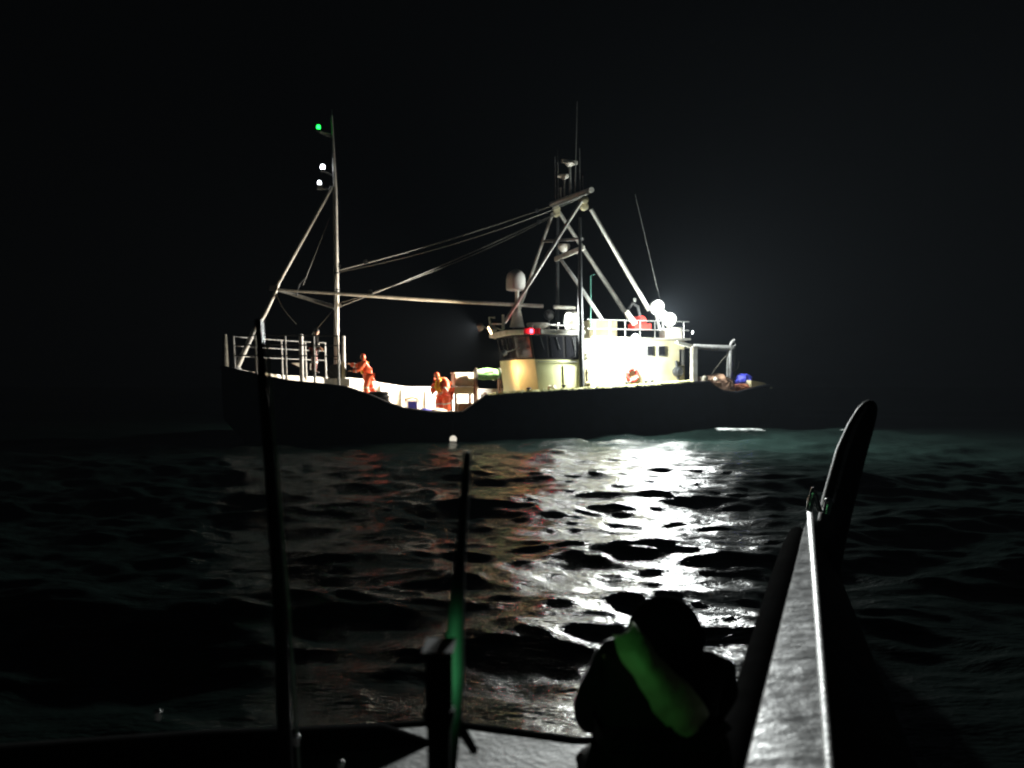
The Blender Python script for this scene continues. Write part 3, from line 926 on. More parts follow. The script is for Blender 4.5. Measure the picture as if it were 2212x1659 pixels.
# blue basket in a white stand, plank on top
x, y, z = (3.28, -0.6, 1.054)
e = empty("basket_stand", on_ship(x, y, 0.82))
tag(e, "white stand with a blue basket against the far bulwark", "stand")
hz = (3.28, -0.6, 1.485)[2] - 0.82
for sx in (-0.24, 0.24):
    for sy in (-0.2, 0.2):
        MB().box((sx, sy, hz / 2), (0.05, 0.05, hz)).build("leg", WHITE, e, smooth=False)
MB().box((0, 0, hz + 0.02), (0.62, 0.5, 0.05)).build("shelf", WHITE, e, smooth=False)
m = MB()
m.loft([[(-.16, -.15, .06), (.16, -.15, .06), (.16, .15, .06), (-.16, .15, .06)], [(-.20, -.18, hz - .03), (.20, -.18, hz - .03), (.20, .18, hz - .03), (-.20, .18, hz - .03)]])
o = thing_mesh("basket", m, BLUE, "deep blue basket under the white stand amidships", "basket", on_ship(x, y, 0.82), smooth=False)
MB().torus((0, 0, hz - 0.04), (0, 0, 1), 0.2, 0.02, 16, 6).build("rim", BLUE, o)
m = MB()
for i in range(4):
    m.tube([(-0.3 + 0.02 * i, -0.12 + 0.08 * i, 0.03), (0.0, -0.12 + 0.08 * i, 0.08 + 0.02 * (i % 2)), (0.3, -0.1 + 0.08 * i, 0.03)], 0.04, 7)
thing_mesh("rope_bundle", m, WOOD, "brown bundle of rope lying on the white stand", "rope", on_ship(x, y, 0.82 + hz + 0.05))

# blue and white sacks by the hauling gap
for (u_c, col, lab, sd, sz) in (((3.285, 2.0, 1.101), BLUETARP, "blue sack lying left of its white twin in the low hauling gap", 1.0, (0.40, 0.3, 0.16)),
                                ((2.733, 2.1, 1.098), WHITE, "white sack lying right of the blue sack in the hauling gap", 5.0, (0.36, 0.3, 0.17))):
    m = MB().ball((0, 0, 0), sz, 20, 12, lump=0.22, seed=sd)
    m.tube([(sz[0] * 0.9, 0, 0.02), (sz[0] * 1.15, 0.03, 0.06)], [0.06, 0.03], 8)
    thing_mesh("sack", m, col, lab, "sack", on_ship(u_c[0], u_c[1], u_c[2] - 0.02))
m = MB()
for sx in (-0.5, 0.5):
    m.box((sx, 0, -0.25), (0.06, 0.5, 0.5))
m.box((0, 0, 0), (1.6, 0.7, 0.05))
c = (3.019, 2.05, 1.1)
thing_mesh("hauling_bench", m, STEEL, "low grey bench holding the sacks beside the gap", "bench", on_ship(c[0], c[1], c[2] - 0.2), smooth=False)

# coiled black hoses on the slope behind the first hauler
x, y, z = (5.039, 2.2, 1.659)
m = MB()
for i in range(5):
    m.torus((0.02 * i, 0, 0.06 + 0.08 * i), (0.08 * (i % 3 - 1), 0.05, 1), 0.34 - 0.03 * (i % 2), 0.05, 22, 7)
thing_mesh("hose_coil", m, RUBBER, "coil of black hose behind the hauler at the rail", "hose", on_ship(x, y, 1.47))
m = MB()
m.box((0, 0, 0.2), (0.55, 0.5, 0.4))
m.box((0, 0, 0.42), (0.6, 0.55, 0.05))
thing_mesh("fish_box", m, STEEL, "grey fish box beside the black hose coil", "box", on_ship(x - 0.6, y - 0.3, 1.2 - 0.38), smooth=False, bevel=0.02)

# life raft canister in hoops on the bridge roof
x, y, z = (-3.226, 1.3, 4.91)
e = empty("life_raft", on_ship(x, y, z))
tag(e, "white life raft canister in a hooped cradle on the bridge roof", "life raft")
MB().lathe((0, 0, -0.40), (0, 0, 1), [(0.20, 0), (0.27, 0.05), (0.27, 0.37), (0.285, 0.38), (0.285, 0.42), (0.27, 0.43), (0.27, 0.75), (0.18, 0.80)], 22).build("canister", WHITE, e)
for sx in (-1, 1):
    MB().torus((sx * 0.18, 0.12, 0), (1, 0.25 * sx, 0), 0.34, 0.025, 24, 8).build("cradle_hoop", STEEL, e)
MB().box((0, 0, -0.42), (0.5, 0.4, 0.04)).build("cradle", STEEL, e, smooth=False)

# lifebuoy on the casing
x, y, z = (-5.595, 2.27, 2.582)
o = MB().torus((0, 0, 0), (0, 1, 0), 0.25, 0.07, 28, 10).build("lifebuoy", RED, None)
o.matrix_world = on_ship(x, y, z)
tag(o, "red lifebuoy hung on the casing under the floodlight", "lifebuoy")
for k in range(4):
    a = k * math.pi / 2 + 0.4
    MB().torus((0.25 * math.cos(a), 0, 0.25 * math.sin(a)), (-math.sin(a), 0, math.cos(a)), 0.073, 0.02, 14, 6).build("band", WHITE, o)

# heaps of net, tarpaulin and small gear at the stern
def heap(name, c, r, material, label, cat, seed, strands=20):
    m = MB().ball((0, 0, 0), r, 26, 14, lump=0.35, seed=seed)
    heap_strands(m, (0, 0, 0), r, strands, 0.02, int(seed))
    thing_mesh(name, m, material, label, cat, on_ship(*c))


heap("net_heap", (-9.902, 1.7, 1.942), (0.95, 0.8, 0.62), NETBROWN, "tan net heap at the foot of the stern post", "net", 3, 30)
heap("net_heap", (-11.67, 1.5, 1.852), (0.75, 0.7, 0.36), mat("orange_netting", (0.55, 0.20, 0.10), 0.8, var=0.4, scale=15, bump=0.5), "orange net heap under the blue tarpaulin at the stern", "net", 9, 20)
m = MB().ball((0, 0, 0), (0.36, 0.4, 0.30), 24, 14, lump=0.3, seed=14)
thing_mesh("tarpaulin_bundle", m, BLUETARP, "blue tarpaulin bundle on the stern net heap", "tarpaulin", on_ship(*(-11.615, 1.4, 2.359)))
m = MB().loft([[(0.6, -0.3, 0), (0.6, 0.3, 0), (0.6, 0.3, 0.4), (0.6, -0.3, 0.4)], [(-0.1, -0.25, 0), (-0.1, 0.25, 0), (-0.1, 0.25, 0.3), (-0.1, -0.25, 0.3)], [(-0.75, -0.06, 0.02), (-0.75, 0.06, 0.02), (-0.75, 0.06, 0.07), (-0.75, -0.06, 0.07)]])
c = (-12.15, 1.8, 2.021)
thing_mesh("stern_ramp_board", m, CASING, "pale wedge shaped board jutting at the extreme stern", "board", on_ship(c[0], c[1], c[2] - 0.05), smooth=False, bevel=0.02)
for i, (c, rr) in enumerate((((-9.063, 2.3, 2.392), 0.16), ((-9.658, 2.2, 2.353), 0.13))):
    m = MB().ball((0, 0, 0), rr).torus((0, 0, rr), (0, 1, 0), 0.035, 0.012, 12, 6)
    thing_mesh("net_float", m, FLOAT, ["larger pale net float by the white pillar", "smaller pale net float on the tan net heap"][i], "float", on_ship(*c))
# rope coils on the near rail
for i, (c, lab) in enumerate((((-1.768, 2.75, 1.948), "pale rope coil on the rail below the bridge door"), ((-3.388, 2.75, 2.077), "pale rope coil on the rail at the foot of the dark post"))):
    m = MB()
    for k in range(4):
        m.torus((0, 0, 0.03 + 0.045 * k), (0.06 * (k - 1), 0.1, 1), 0.17 - 0.015 * k, 0.03, 20, 6)
    thing_mesh("rope_coil", m, CASING, lab, "rope", on_ship(*c))
# net along the near rail, pale yellow standing for the lit rail top
m = MB()
rnd = random.Random(21)
gx = [s[0] for s in ST]
gz = [s[3] for s in ST]
gb_ = [s[1] for s in ST]
for k in range(7):
    pts = []
    for i in range(70):
        x = 0.95 - i * (9.0 / 69)
        pts.append((x, float(np.interp(x, gx, gb_)) - 0.12 + 0.02 * k + rnd.uniform(-.03, .03), float(np.interp(x, gx, gz)) + 0.07 + rnd.uniform(-.03, .03)))
    m.tube(pts, 0.022, 5)
for i in range(160):
    x = 0.95 - rnd.random() * 9.0
    y0 = float(np.interp(x, gx, gb_))
    z0 = float(np.interp(x, gx, gz)) + 0.09
    ln = rnd.uniform(-0.02, 0.06)
    m.tube([(x, y0 - 0.1, z0 + 0.04), (x + rnd.uniform(-.05, .05), y0 + 0.05, z0 + rnd.uniform(0.02, 0.07)), (x + rnd.uniform(-.12, .12), y0 + 0.11, z0 - ln)], [0.022, 0.018, 0.008], 5)
thing_mesh("draped_net", m, mat("lit_rail_netting", (0.62, 0.60, 0.30), 0.8, var=0.5, scale=6), "net draped along the near rail below the bridge, yellow for the lit rail top", "net", on_ship(0, 0, 0))
# round pale disc at the hull, taken for a lamp and made to glow
b_ = (2.416, 3.02, 0.113)
lm = MB().lathe((0, -0.02, -0.02), (0, 1, 0), [(0.10, -0.06), (0.16, 0.0), (0.165, 0.08), (0.15, 0.085)], 20).tube([(0, -0.02, 0.13), (0, -0.02, 0.7)], 0.012, 6).build("hanging_lamp", DARKSTEEL, None)
lm.matrix_world = on_ship(b_[0], 3.10, b_[2])
tag(lm, "round pale lamp hung against the black hull below the hauling gap", "lamp")
MB().lathe((0, -0.02, -0.02), (0, 1, 0), [(0.145, 0.07), (0.14, 0.10), (0.08, 0.13), (0.001, 0.14)], 20).build("lens", glow("pale_lamp_glow", (1.0, 0.92, 0.75), 0.8), lm)


# ------------------------------------------------------------------ people
def skin(name, V, E, Rad, root, material, parent=None, sub=2, extra=None, wrinkle=0.0):
    me = bpy.data.meshes.new(name + "_skeleton")
    me.from_pydata([tuple(v) for v in V], E, [])
    ob = bpy.data.objects.new(name, me)
    COL.objects.link(ob)
    md = ob.modifiers.new("skin", 'SKIN')
    md.use_smooth_shade = True
    for i, sv in enumerate(me.skin_vertices[0].data):
        r = Rad[i]
        sv.radius = r if hasattr(r, '__len__') else (r, r)
        sv.use_root = (i == root)
    sm = ob.modifiers.new("sub", 'SUBSURF')
    sm.levels = sub
    sm.render_levels = sub
    dg = bpy.context.evaluated_depsgraph_get()
    new = bpy.data.meshes.new_from_object(ob.evaluated_get(dg))
    bpy.data.objects.remove(ob)
    if extra is not None:
        bm = bmesh.new()
        bm.from_mesh(new)
        t = bpy.data.meshes.new("x")
        t.from_pydata(extra.v, [], extra.f)
        bm.from_mesh(t)
        bmesh.ops.recalc_face_normals(bm, faces=bm.faces)
        bm.to_mesh(new)
        bm.free()
    if wrinkle:
        for v in new.vertices:
            q = v.co * 9.0
            v.co += v.normal * wrinkle * (noise.noise(q) + 0.6 * noise.noise(q * 2.3 + Vector((7, 1, 3))))
    new.name = name
    new.polygons.foreach_set("use_smooth", [True] * len(new.polygons))
    new.materials.clear()
    new.materials.append(material)
    o = bpy.data.objects.new(name, new)
    COL.objects.link(o)
    if parent:
        o.parent = parent
    return o


def person(label, M, J, top, legs, head="hood", headmat=None, vest=None, bulk=1.0):
    """J: joints in metres, x ahead, y left, z up from the feet."""
    V = lambda k: Vector(J[k])
    names = ["pelvis", "waist", "chest", "neck", "head", "sL", "eL", "wL", "sR", "eR", "wR", "hL", "kL", "aL", "tL", "hR", "kR", "aR", "tR"]
    idx = {n: i for i, n in enumerate(names)}
    E = [("pelvis", "waist"), ("waist", "chest"), ("chest", "neck"), ("neck", "head"), ("chest", "sL"), ("sL", "eL"), ("eL", "wL"), ("chest", "sR"), ("sR", "eR"), ("eR", "wR"),
         ("pelvis", "hL"), ("hL", "kL"), ("kL", "aL"), ("aL", "tL"), ("pelvis", "hR"), ("hR", "kR"), ("kR", "aR"), ("aR", "tR")]
    rad = dict(pelvis=(.13, .11), waist=(.125, .10), chest=(.14, .11), neck=.055, head=.092, sL=.065, eL=.045, wL=.03, hL=.085, kL=.058, aL=.042, tL=.035)
    for a in "sewhkat":
        rad[a + "R"] = rad[a + "L"]
    ex = MB()
    hd = V("head")
    fw = (Vector(J.get("look", (1, 0, -0.1)))).normalized()
    rt = fw.cross(Vector((0, 0, 1))).normalized()
    up = rt.cross(fw)
    ex.ball(hd + up * 0.02, (.085, .078, .112), 14, 10)
    ex.ball(hd + fw * .088 - up * .015, (.022, .016, .024), 8, 6)
    for s in (-1, 1):
        ex.ball(hd + fw * .078 + rt * s * .032 + up * .012, .012, 8, 6)
        ex.ball(hd + rt * s * .08, (.018, .014, .03), 8, 6)
    ex.ball(hd + fw * .080 - up * .055, (.012, .022, .008), 8, 6)
    for w, e in (("wL", "eL"), ("wR", "eR")):
        d = (V(w) - V(e)).normalized()
        sd = d.cross(Vector((0, 0, 1))).normalized()
        nn = sd.cross(d)
        p0 = V(w)
        ex.tube([p0 - d * .03, p0 + d * .03, p0 + d * .09], [.028, .04, .034], 8)
        for k in range(4):
            off = sd * (-.03 + .02 * k)
            ln = (.062, .075, .078, .058)[k]
            ex.tube([p0 + d * .08 + off, p0 + d * (.08 + ln * .6) + off - nn * .01, p0 + d * (.08 + ln * .85) + off - nn * .04], [.010, .009, .007], 6)
        ex.tube([p0 + d * .03 + sd * -.035, p0 + d * .07 + sd * -.065, p0 + d * .11 + sd * -.06], [.012, .011, .008], 6)
    body = skin("person", [V(n) for n in names], [(idx[a], idx[b]) for a, b in E], [rad[n] for n in names], 0, SKIN, None, 1, ex)
    body.matrix_world = M
    tag(body, label, "person", "crew of the trawler" if M is not None and bulk < 2 else None)
    k = bulk
    # jacket
    jn = ["pelvis", "hem", "waist", "chest", "neck", "sL", "eL", "cL", "sR", "eR", "cR"]
    JV = {n: V(n) if n in J else None for n in jn}
    JV["cL"] = V("eL").lerp(V("wL"), 0.92)
    JV["hem"] = (V("hL") + V("hR")) / 2 + (Vector((0.02, 0, -.06)) if bulk > 1.4 else Vector((0, 0, 0))) + Vector((0, 0, -.14 if bulk < 1.15 or bulk > 1.2 else -.03))
    JV["cR"] = V("eR").lerp(V("wR"), 0.92)
    JV["neck"] = V("neck")
    jr = dict(hem=((.24 if bulk > 1.4 else .205) * k, (.22 if bulk > 1.4 else .19) * k), pelvis=(.20 * k, .175 * k), waist=(.19 * k, .165 * k), chest=(.195 * k, .165 * k), neck=(.095, .09), sL=.10 * k, eL=.085 * k, cL=.075 * k, sR=.10 * k, eR=.085 * k, cR=.075 * k)
    je = [("pelvis", "hem"), ("pelvis", "waist"), ("waist", "chest"), ("chest", "neck"), ("chest", "sL"), ("sL", "eL"), ("eL", "cL"), ("chest", "sR"), ("sR", "eR"), ("eR", "cR")]
    ji = {n: i for i, n in enumerate(jn)}
    skin("jacket", [JV[n] for n in jn], [(ji[a], ji[b]) for a, b in je], [jr[n] for n in jn], 0, top, body, 3, None, 0.011)
    # trousers
    tn = ["pelvis", "hL", "kL", "aL", "hR", "kR", "aR"]
    tr = dict(pelvis=(.17 * k, .16 * k), hL=.13 * k, kL=.115 * k, aL=.11 * k, hR=.13 * k, kR=.115 * k, aR=.11 * k)
    ti = {n: i for i, n in enumerate(tn)}
    te = [("pelvis", "hL"), ("hL", "kL"), ("kL", "aL"), ("pelvis", "hR"), ("hR", "kR"), ("kR", "aR")]
    skin("trousers", [V(n) for n in tn], [(ti[a], ti[b]) for a, b in te], [tr[n] for n in tn], 0, legs, body, 3, None, 0.010)
    for s in "LR":
        a, t = V("a" + s), V("t" + s)
        m = MB().tube([a + Vector((0, 0, .22)), a + Vector((0, 0, .02)), a + Vector((0, 0, -.045))], [.075, .062, .06], 10)
        m.ball(a.lerp(t, 0.55) + Vector((0, 0, -.035)), (.14, .055, .05), 12, 8)
        m.build("boot", BOOT, body)
    if top is not BLACKCLOTH or legs is not BLACKCLOTH:
        for a_, b_, tt, rr in (("kL", "aL", .15, .112), ("kR", "aR", .15, .112), ("eL", "wL", .35, .084), ("eR", "wR", .35, .084)):
            p, d = V(a_).lerp(V(b_), tt), (V(b_) - V(a_)).normalized()
            MB().tube([p - d * .028, p + d * .028], rr * k, 16).build("reflective_band", BAND, body)
    if head == "hood":
        m = MB()
        rings = []
        for i, (a, r) in enumerate(((-1.15, .035), (-0.8, .10), (-0.3, .125), (0.15, .125), (0.5, .105))):
            c = hd + fw * (a * .10) + up * (.02 - 0.01 * i)
            rings.append([c + (rt * math.cos(2 * math.pi * q / 16) + up * math.sin(2 * math.pi * q / 16) * 1.12) * r for q in range(16)])
        m.loft(rings, caps=False)
        m.add(rings[0], [tuple(range(16))])
        m.build("hood", headmat or top, body)
    elif head == "cap":
        m = MB().ball(hd + up * .06, (.10, .095, .085), 16, 9)
        m.build("woollen_hat", headmat or BLACKCLOTH, body)
    if vest is not None:
        ch, wa = V("chest"), V("waist")
        d = (ch - wa).normalized()
        fwd = Vector((0, 1, 0)).cross(d).normalized()
        if fwd.x < 0:
            fwd = -fwd
        m = MB()
        for s in (-1, 1):
            m.tube([wa + fwd * .17 * k + Vector((0, s * .08, -.02)), ch + fwd * .165 * k + Vector((0, s * .10, -.02)), ch + d * .16 + Vector((0, s * .09, 0)), ch - fwd * .15 * k + Vector((0, s * .09, .02))], [.055, .065, .05, .045], 8)
        m.build("life_vest", vest, body)
    return body


def jp(**kw):
    J = dict(pelvis=(0, 0, .95), waist=(.03, 0, 1.10), chest=(.06, 0, 1.32), neck=(.09, 0, 1.50), head=(.12, 0, 1.63),
             sL=(.06, .19, 1.42), eL=(.08, .25, 1.15), wL=(.25, .22, 1.0), sR=(.06, -.19, 1.42), eR=(.08, -.25, 1.15), wR=(.25, -.22, 1.0),
             hL=(0, .10, .90), kL=(.04, .12, .50), aL=(0, .13, .10), tL=(.15, .15, .05), hR=(0, -.10, .90), kR=(.04, -.12, .50), aR=(0, -.13, .10), tR=(.15, -.15, .05))
    J.update(kw)
    return J


# hauler leaning forward at the break of the forecastle, both arms out to the windlass
c = (5.486, 1.2, 2.737)
J1 = jp(pelvis=(-.05, 0, .93), waist=(.02, 0, 1.08), chest=(.12, 0, 1.32), neck=(.17, 0, 1.50), head=(.20, 0, 1.63), look=(1, .1, -.35),
        sL=(.14, .19, 1.40), eL=(.40, .25, 1.12), wL=(.66, .20, 1.10), sR=(.14, -.19, 1.40), eR=(.42, -.22, 1.30), wR=(.68, -.16, 1.36),
        hL=(-.05, .10, .88), kL=(.10, .14, .50), aL=(.05, .15, .10), tL=(.22, .16, .05), hR=(-.05, -.10, .88), kR=(-.15, -.12, .48), aR=(-.32, -.12, .12), tR=(-.15, -.13, .05))
person("hauler in orange oilskins leaning forward with both arms out at the forecastle", on_ship(c[0] - 0.1, 1.2, 1.62), J1, ORANGE, ORANGE, "hood", None, YELLOW, 1.1)
# hauler amidships, bent towards the gap in the rail
c = (2.394, 1.2, 2.003)
J2 = jp(pelvis=(-.10, 0, .92), waist=(0, 0, 1.08), chest=(.20, 0, 1.27), neck=(.33, 0, 1.43), head=(.43, 0, 1.55), look=(1, .0, -.6),
        sL=(.12, .21, 1.34), eL=(.20, .36, 1.06), wL=(.42, .30, .90), sR=(.12, -.21, 1.34), eR=(.22, -.36, 1.05), wR=(.44, -.22, .88),
        hL=(-.05, .12, .88), kL=(.08, .2, .5), aL=(0, .22, .1), tL=(.16, .25, .05), hR=(-.05, -.12, .88), kR=(.08, -.2, .5), aR=(0, -.22, .1), tR=(.16, -.25, .05))
person("hauler in orange oilskins and yellow vest bent over sacks amidships", on_ship(c[0] - 0.05, 1.3, 0.98, R(35)), J2, ORANGE, ORANGE, "hood", ORANGE, YELLOW, 1.5)
# dim deckhand on the forecastle
c = (7.396, 0.4, 3.473)
J3 = jp(look=(-.3, 1, -.2))
person("dim deckhand in dark jacket and dull red trousers behind the bow rail", on_ship(c[0], 0.3, 2.62, R(180)), J3, BLACKCLOTH, mat("dull_red_oilskin", (0.16, 0.03, 0.02), 0.5, var=0.2), "cap", DARKSTEEL, None, 1.05)

# ------------------------------------------------------------------ the boat the picture is taken from
boat = empty("rescue_boat", Matrix.Translation((0.0, 2.6, 0.0)))
tag(boat, "dark workboat in the foreground with grey wet gunwale and black posts", "boat")


def bpart(m, name, material, smooth=True, bevel=0.0, parent=None):
    m.v = [(x, y - 2.6, z) for x, y, z in m.v]
    return m.build(name, material, parent or boat, smooth, bevel)


# hull: broad fore body and a starboard horn running out ahead
def ring(pts, z0, z1, flare=0.0):
    cx = sum(p[0] for p in pts) / len(pts)
    return [[(x, y, z0) for x, y in pts], [(x, y, z1) for x, y in pts]]


DZ = 0.50
outl = [(-3.2, -1.5), (-3.2, 3.2), (-2.2, 3.75), (-0.36, (-0.478, 4.029, 0.5)[1]), (0.30, (0.317, 3.82, 0.5)[1]), (1.15, 3.80), (1.55, 3.75), (2.3, 3.0), (2.4, -1.5)]
m = MB()
m.loft([[(x * 0.93, y - 0.25, -0.5) for x, y in outl], [(x, y, DZ - 0.08) for x, y in outl]])
bpart(m, "hull", RUBBER, smooth=False)
m = MB()
m.loft([[(x, y, DZ - 0.078) for x, y in outl], [(x, y, DZ) for x, y in outl]])
dk = bpart(m, "foredeck", mat("wet_deck_paint", (0.045, 0.044, 0.041), 0.7, var=0.35, scale=5, bump=0.25, bscale=30), smooth=False)
dk["label"] = "wet grey foredeck edge"
m = MB()
m.tube([(x, y + 0.02, DZ - 0.06) for x, y in outl[1:8]], 0.07, 10)
bpart(m, "rubbing_strake", mat("matt_black_rubber", (0.008, 0.008, 0.008), 0.9, spec=0.0))
# black roll added to darken the port foredeck where shadow lies
m = MB()
m.tube([(-3.4, 2.2, 0.45), (-3.2, 3.0, 0.45), (-2.4, 3.50, 0.46), (-1.4, 3.70, 0.47), (-0.62, 3.84, 0.46), (-0.30, 3.80, 0.43)], [0.16, 0.16, 0.15, 0.13, 0.11, 0.05], 18)
bpart(m, "shade_roll", mat("matt_black_rubber", (0.008, 0.008, 0.008), 0.9, spec=0.0))
# starboard gunwale cap, receding plank with wet top, bright edge tube, black inner roll
A0, A1, A2, A3 = (0.793, 2.721, 0.9), (1.063, 2.721, 0.9), (2.975, 8.046, 0.9), (2.747, 7.51, 0.9)


def lerp3(a, b, t):
    return tuple(a[i] + (b[i] - a[i]) * t for i in range(3))


m = MB()
rings = []
for i in range(13):
    t = -0.35 + 1.35 * i / 12
    l, r = lerp3(A0, A3, t), lerp3(A1, A2, t)
    rings.append([l, r, (r[0], r[1], r[2] - 0.05), (l[0], l[1], l[2] - 0.05)])
m.loft(rings)
cap = bpart(m, "gunwale_plank", PALEPLANK, smooth=False)
cap["label"] = "wet pale grey gunwale plank tapering away"
m = MB()
m.tube([(lambda q: (q[0] + 0.012, q[1], q[2] + 0.012))(lerp3(A1, A2, t)) for t in (-0.35, 0, 0.3, 0.6, 0.8, 1.0)], [0.018, 0.018, 0.02, 0.024, 0.03, 0.035], 10)
bpart(m, "edge_trim", mat("worn_trim", (0.12, 0.12, 0.115), 0.6, 0.1, var=0.5, scale=14, bump=0.3))
m = MB()
m.tube([(lambda q: (q[0] - 0.085, q[1], q[2] - 0.13))(lerp3(A0, A3, t)) for t in (-0.35, 0, 0.3, 0.6, 0.85, 1.02)], [0.075, 0.075, 0.085, 0.10, 0.10, 0.08], 12)
bpart(m, "inner_fender", mat("matt_black_rubber", (0.008, 0.008, 0.008), 0.9, spec=0.0))
# side of the horn down to the water
m = MB()
rings = []
for i in range(9):
    t = -0.35 + 1.37 * i / 8
    l, r = lerp3(A0, A3, t), lerp3(A1, A2, t)
    w = 0.22 + 0.25 * (1 - max(0, t))
    rings.append([(l[0] - 0.02, l[1], 0.845), (r[0] + 0.05, r[1], 0.845), (r[0] + w, r[1], 0.5), (r[0] + w * 0.7, r[1], -0.4), (l[0] - 0.02, l[1], -0.4)])
m.loft(rings)
bpart(m, "bow_horn", RUBBER, smooth=False)
# tall black bow post, curved
m = MB()
m.tube([(2.628, 6.85, 0.383), (2.935, 7.45, 0.696), (3.183, 7.85, 1.045), (3.394, 8.05, 1.502), (3.487, 8.05, 1.757), (3.552, 8.05, 1.91), (3.589, 8.05, 1.984), (3.608, 8.05, 2.017), (3.617, 8.05, 2.031)], [0.13, 0.14, 0.15, 0.145, 0.125, 0.10, 0.075, 0.045, 0.012], 20)
bp_ = bpart(m, "bow_post", RUBBER)
bp_["label"] = "thick black curved bow post"
m = MB()
m.tube([(3.05, 7.63, 1.077), (3.282, 7.88, 1.54), (3.381, 7.91, 1.788), (3.517, 7.97, 1.977)], [0.012, 0.018, 0.018, 0.01], 8)
bpart(m, "post_highlight", mat("highlight_grey", (0.35, 0.35, 0.34), 0.3, 0.8, var=0.4, scale=20))  # thin pale tube imitating the wet highlight down the bow post
# cleat on the horn
m = MB()
m.tube([(2.663, 7.2, 1.057), (2.679, 7.2, 1.169), (2.7, 7.2, 1.252), (2.725, 7.2, 1.169), (2.754, 7.2, 1.057)], 0.03, 10)
m.tube([(2.812, 7.2, 1.037), (2.837, 7.2, 1.161)], 0.035, 10)
m.ball((2.7, 7.2, 1.219), (0.03, 0.03, 0.06)).ball((2.837, 7.2, 1.144), 0.04)
bpart(m, "cleat", CHROME)
# slim black pole on the left with a pale tube imitating its wet highlight
m = MB()
m.tube([(-0.843, 3.0, 0.73), (-0.868, 3.0, 1.387), (-0.906, 3.0, 1.905), (-0.935, 3.0, 2.251), (-0.947, 3.0, 2.441)], [0.026, 0.024, 0.020, 0.017, 0.014], 16)
m.lathe(((-0.843, 3.0, 0.73)[0], 3.0, 0.48), (0, 0, 1), [(0.09, 0), (0.09, 0.03), (0.05, 0.06), (0.045, 0.25)], 16)
pole = bpart(m, "aerial_pole", mat("gloss_black", (0.006, 0.006, 0.006), 0.3, var=0.3, spec=0.06))
pole["label"] = "slim black pole standing on the left of the foredeck"
m = MB()
m.tube([(-0.8, 3.02, 0.755), (-0.825, 3.02, 1.138), (-0.84, 3.02, 1.382), (-0.863, 3.02, 1.642), (-0.884, 3.02, 1.903), (-0.899, 3.02, 2.077), (-0.92, 3.02, 2.356)], 0.006, 8)
bpart(m, "pole_highlight", STEEL)  # pale tube in place of the highlight along the pole edge
# staff with green sidelight at its foot
Ys = 2.4
m = MB()
m.tube([(-0.205, 2.4, 1.053), (-0.191, 2.4, 1.19), (-0.181, 2.4, 1.356), (-0.169, 2.4, 1.467), (-0.163, 2.4, 1.563), (-0.152, 2.4, 1.715), (-0.138, 2.4, 1.923), (-0.133, 2.4, 1.999)], [0.04, 0.04, 0.04, 0.026, 0.021, 0.015, 0.013, 0.011], 14)
m.tube([(-0.205, 2.4, 1.053), ((-0.205, 2.4, 1.053)[0], 2.4, 0.49)], [0.04, 0.06], 14)
staff = bpart(m, "ensign_staff", mat("staff_paint", (0.035, 0.05, 0.05), 0.6, var=0.3, spec=0.2))
staff["label"] = "thin staff rising from the foredeck, lit green at its foot"
m = MB()
m.tube([(-0.167, 2.4, 1.19), (-0.143, 2.45, 1.127), (-0.118, 2.5, 1.059)], [0.02, 0.016, 0.014], 8)
bpart(m, "staff_stay", RUBBER)
lp = Vector((-0.204, 2.2, 1.376))
m = MB()
arc = [R(105) + R(260) * k / 14 for k in range(15)]          # open towards the far side
rg = []
for z_ in (-0.17, -0.09, 0.0, 0.085):
    rr = 0.038 if z_ > -0.1 else 0.03
    rg.append([lp + Vector((rr * math.cos(a), 0.04 + rr * math.sin(a), z_)) for a in arc] + [lp + Vector(((rr - 0.006) * math.cos(a), 0.04 + (rr - 0.006) * math.sin(a), z_)) for a in arc[::-1]])
m.loft(rg)
m.box(lp + Vector((0.0, 0.055, 0.088)), (0.085, 0.13, 0.008))
m.lathe(lp + Vector((0, 0.04, -0.30)), (0, 0, 1), [(0.03, 0), (0.034, 0.16), (0.045, 0.20), (0.045, 0.22)], 16)
ll = bpart(m, "sidelight", RUBBER)
ll["label"] = "green sidelight in a black screen at the staff foot"
m = MB().lathe(lp + Vector((0, 0.04, -0.075)), (0, 0, 1), [(0.02, 0), (0.026, 0.02), (0.026, 0.08), (0.015, 0.10)], 12)
m.v = [(x, y - 2.6, z) for x, y, z in m.v]
m.build("lens", glow("green_sidelight_glow", (0.20, 1.0, 0.34), 34.0), ll)
# small stainless fittings that catch the light
for c in ((-0.778, 2.9, 0.926), (-0.597, 2.8, 0.88), (-1.322, 3.0, 0.976)):
    bpart(MB().ball(c, (0.014, 0.014, 0.010)).tube([c, (c[0], c[1], c[2] - 0.03)], 0.010, 8), "deck_eye", CHROME)

# ------------------------------------------------------------------ crewman in the foreground, seen from behind
KB = (0.545, 3.05, 0.46)


def rel(q):
    # world point -> kneeling figure frame (x away from the viewer, y to the left)
    return (q[1] - KB[1], -(q[0] - KB[0]), q[2] - KB[2])


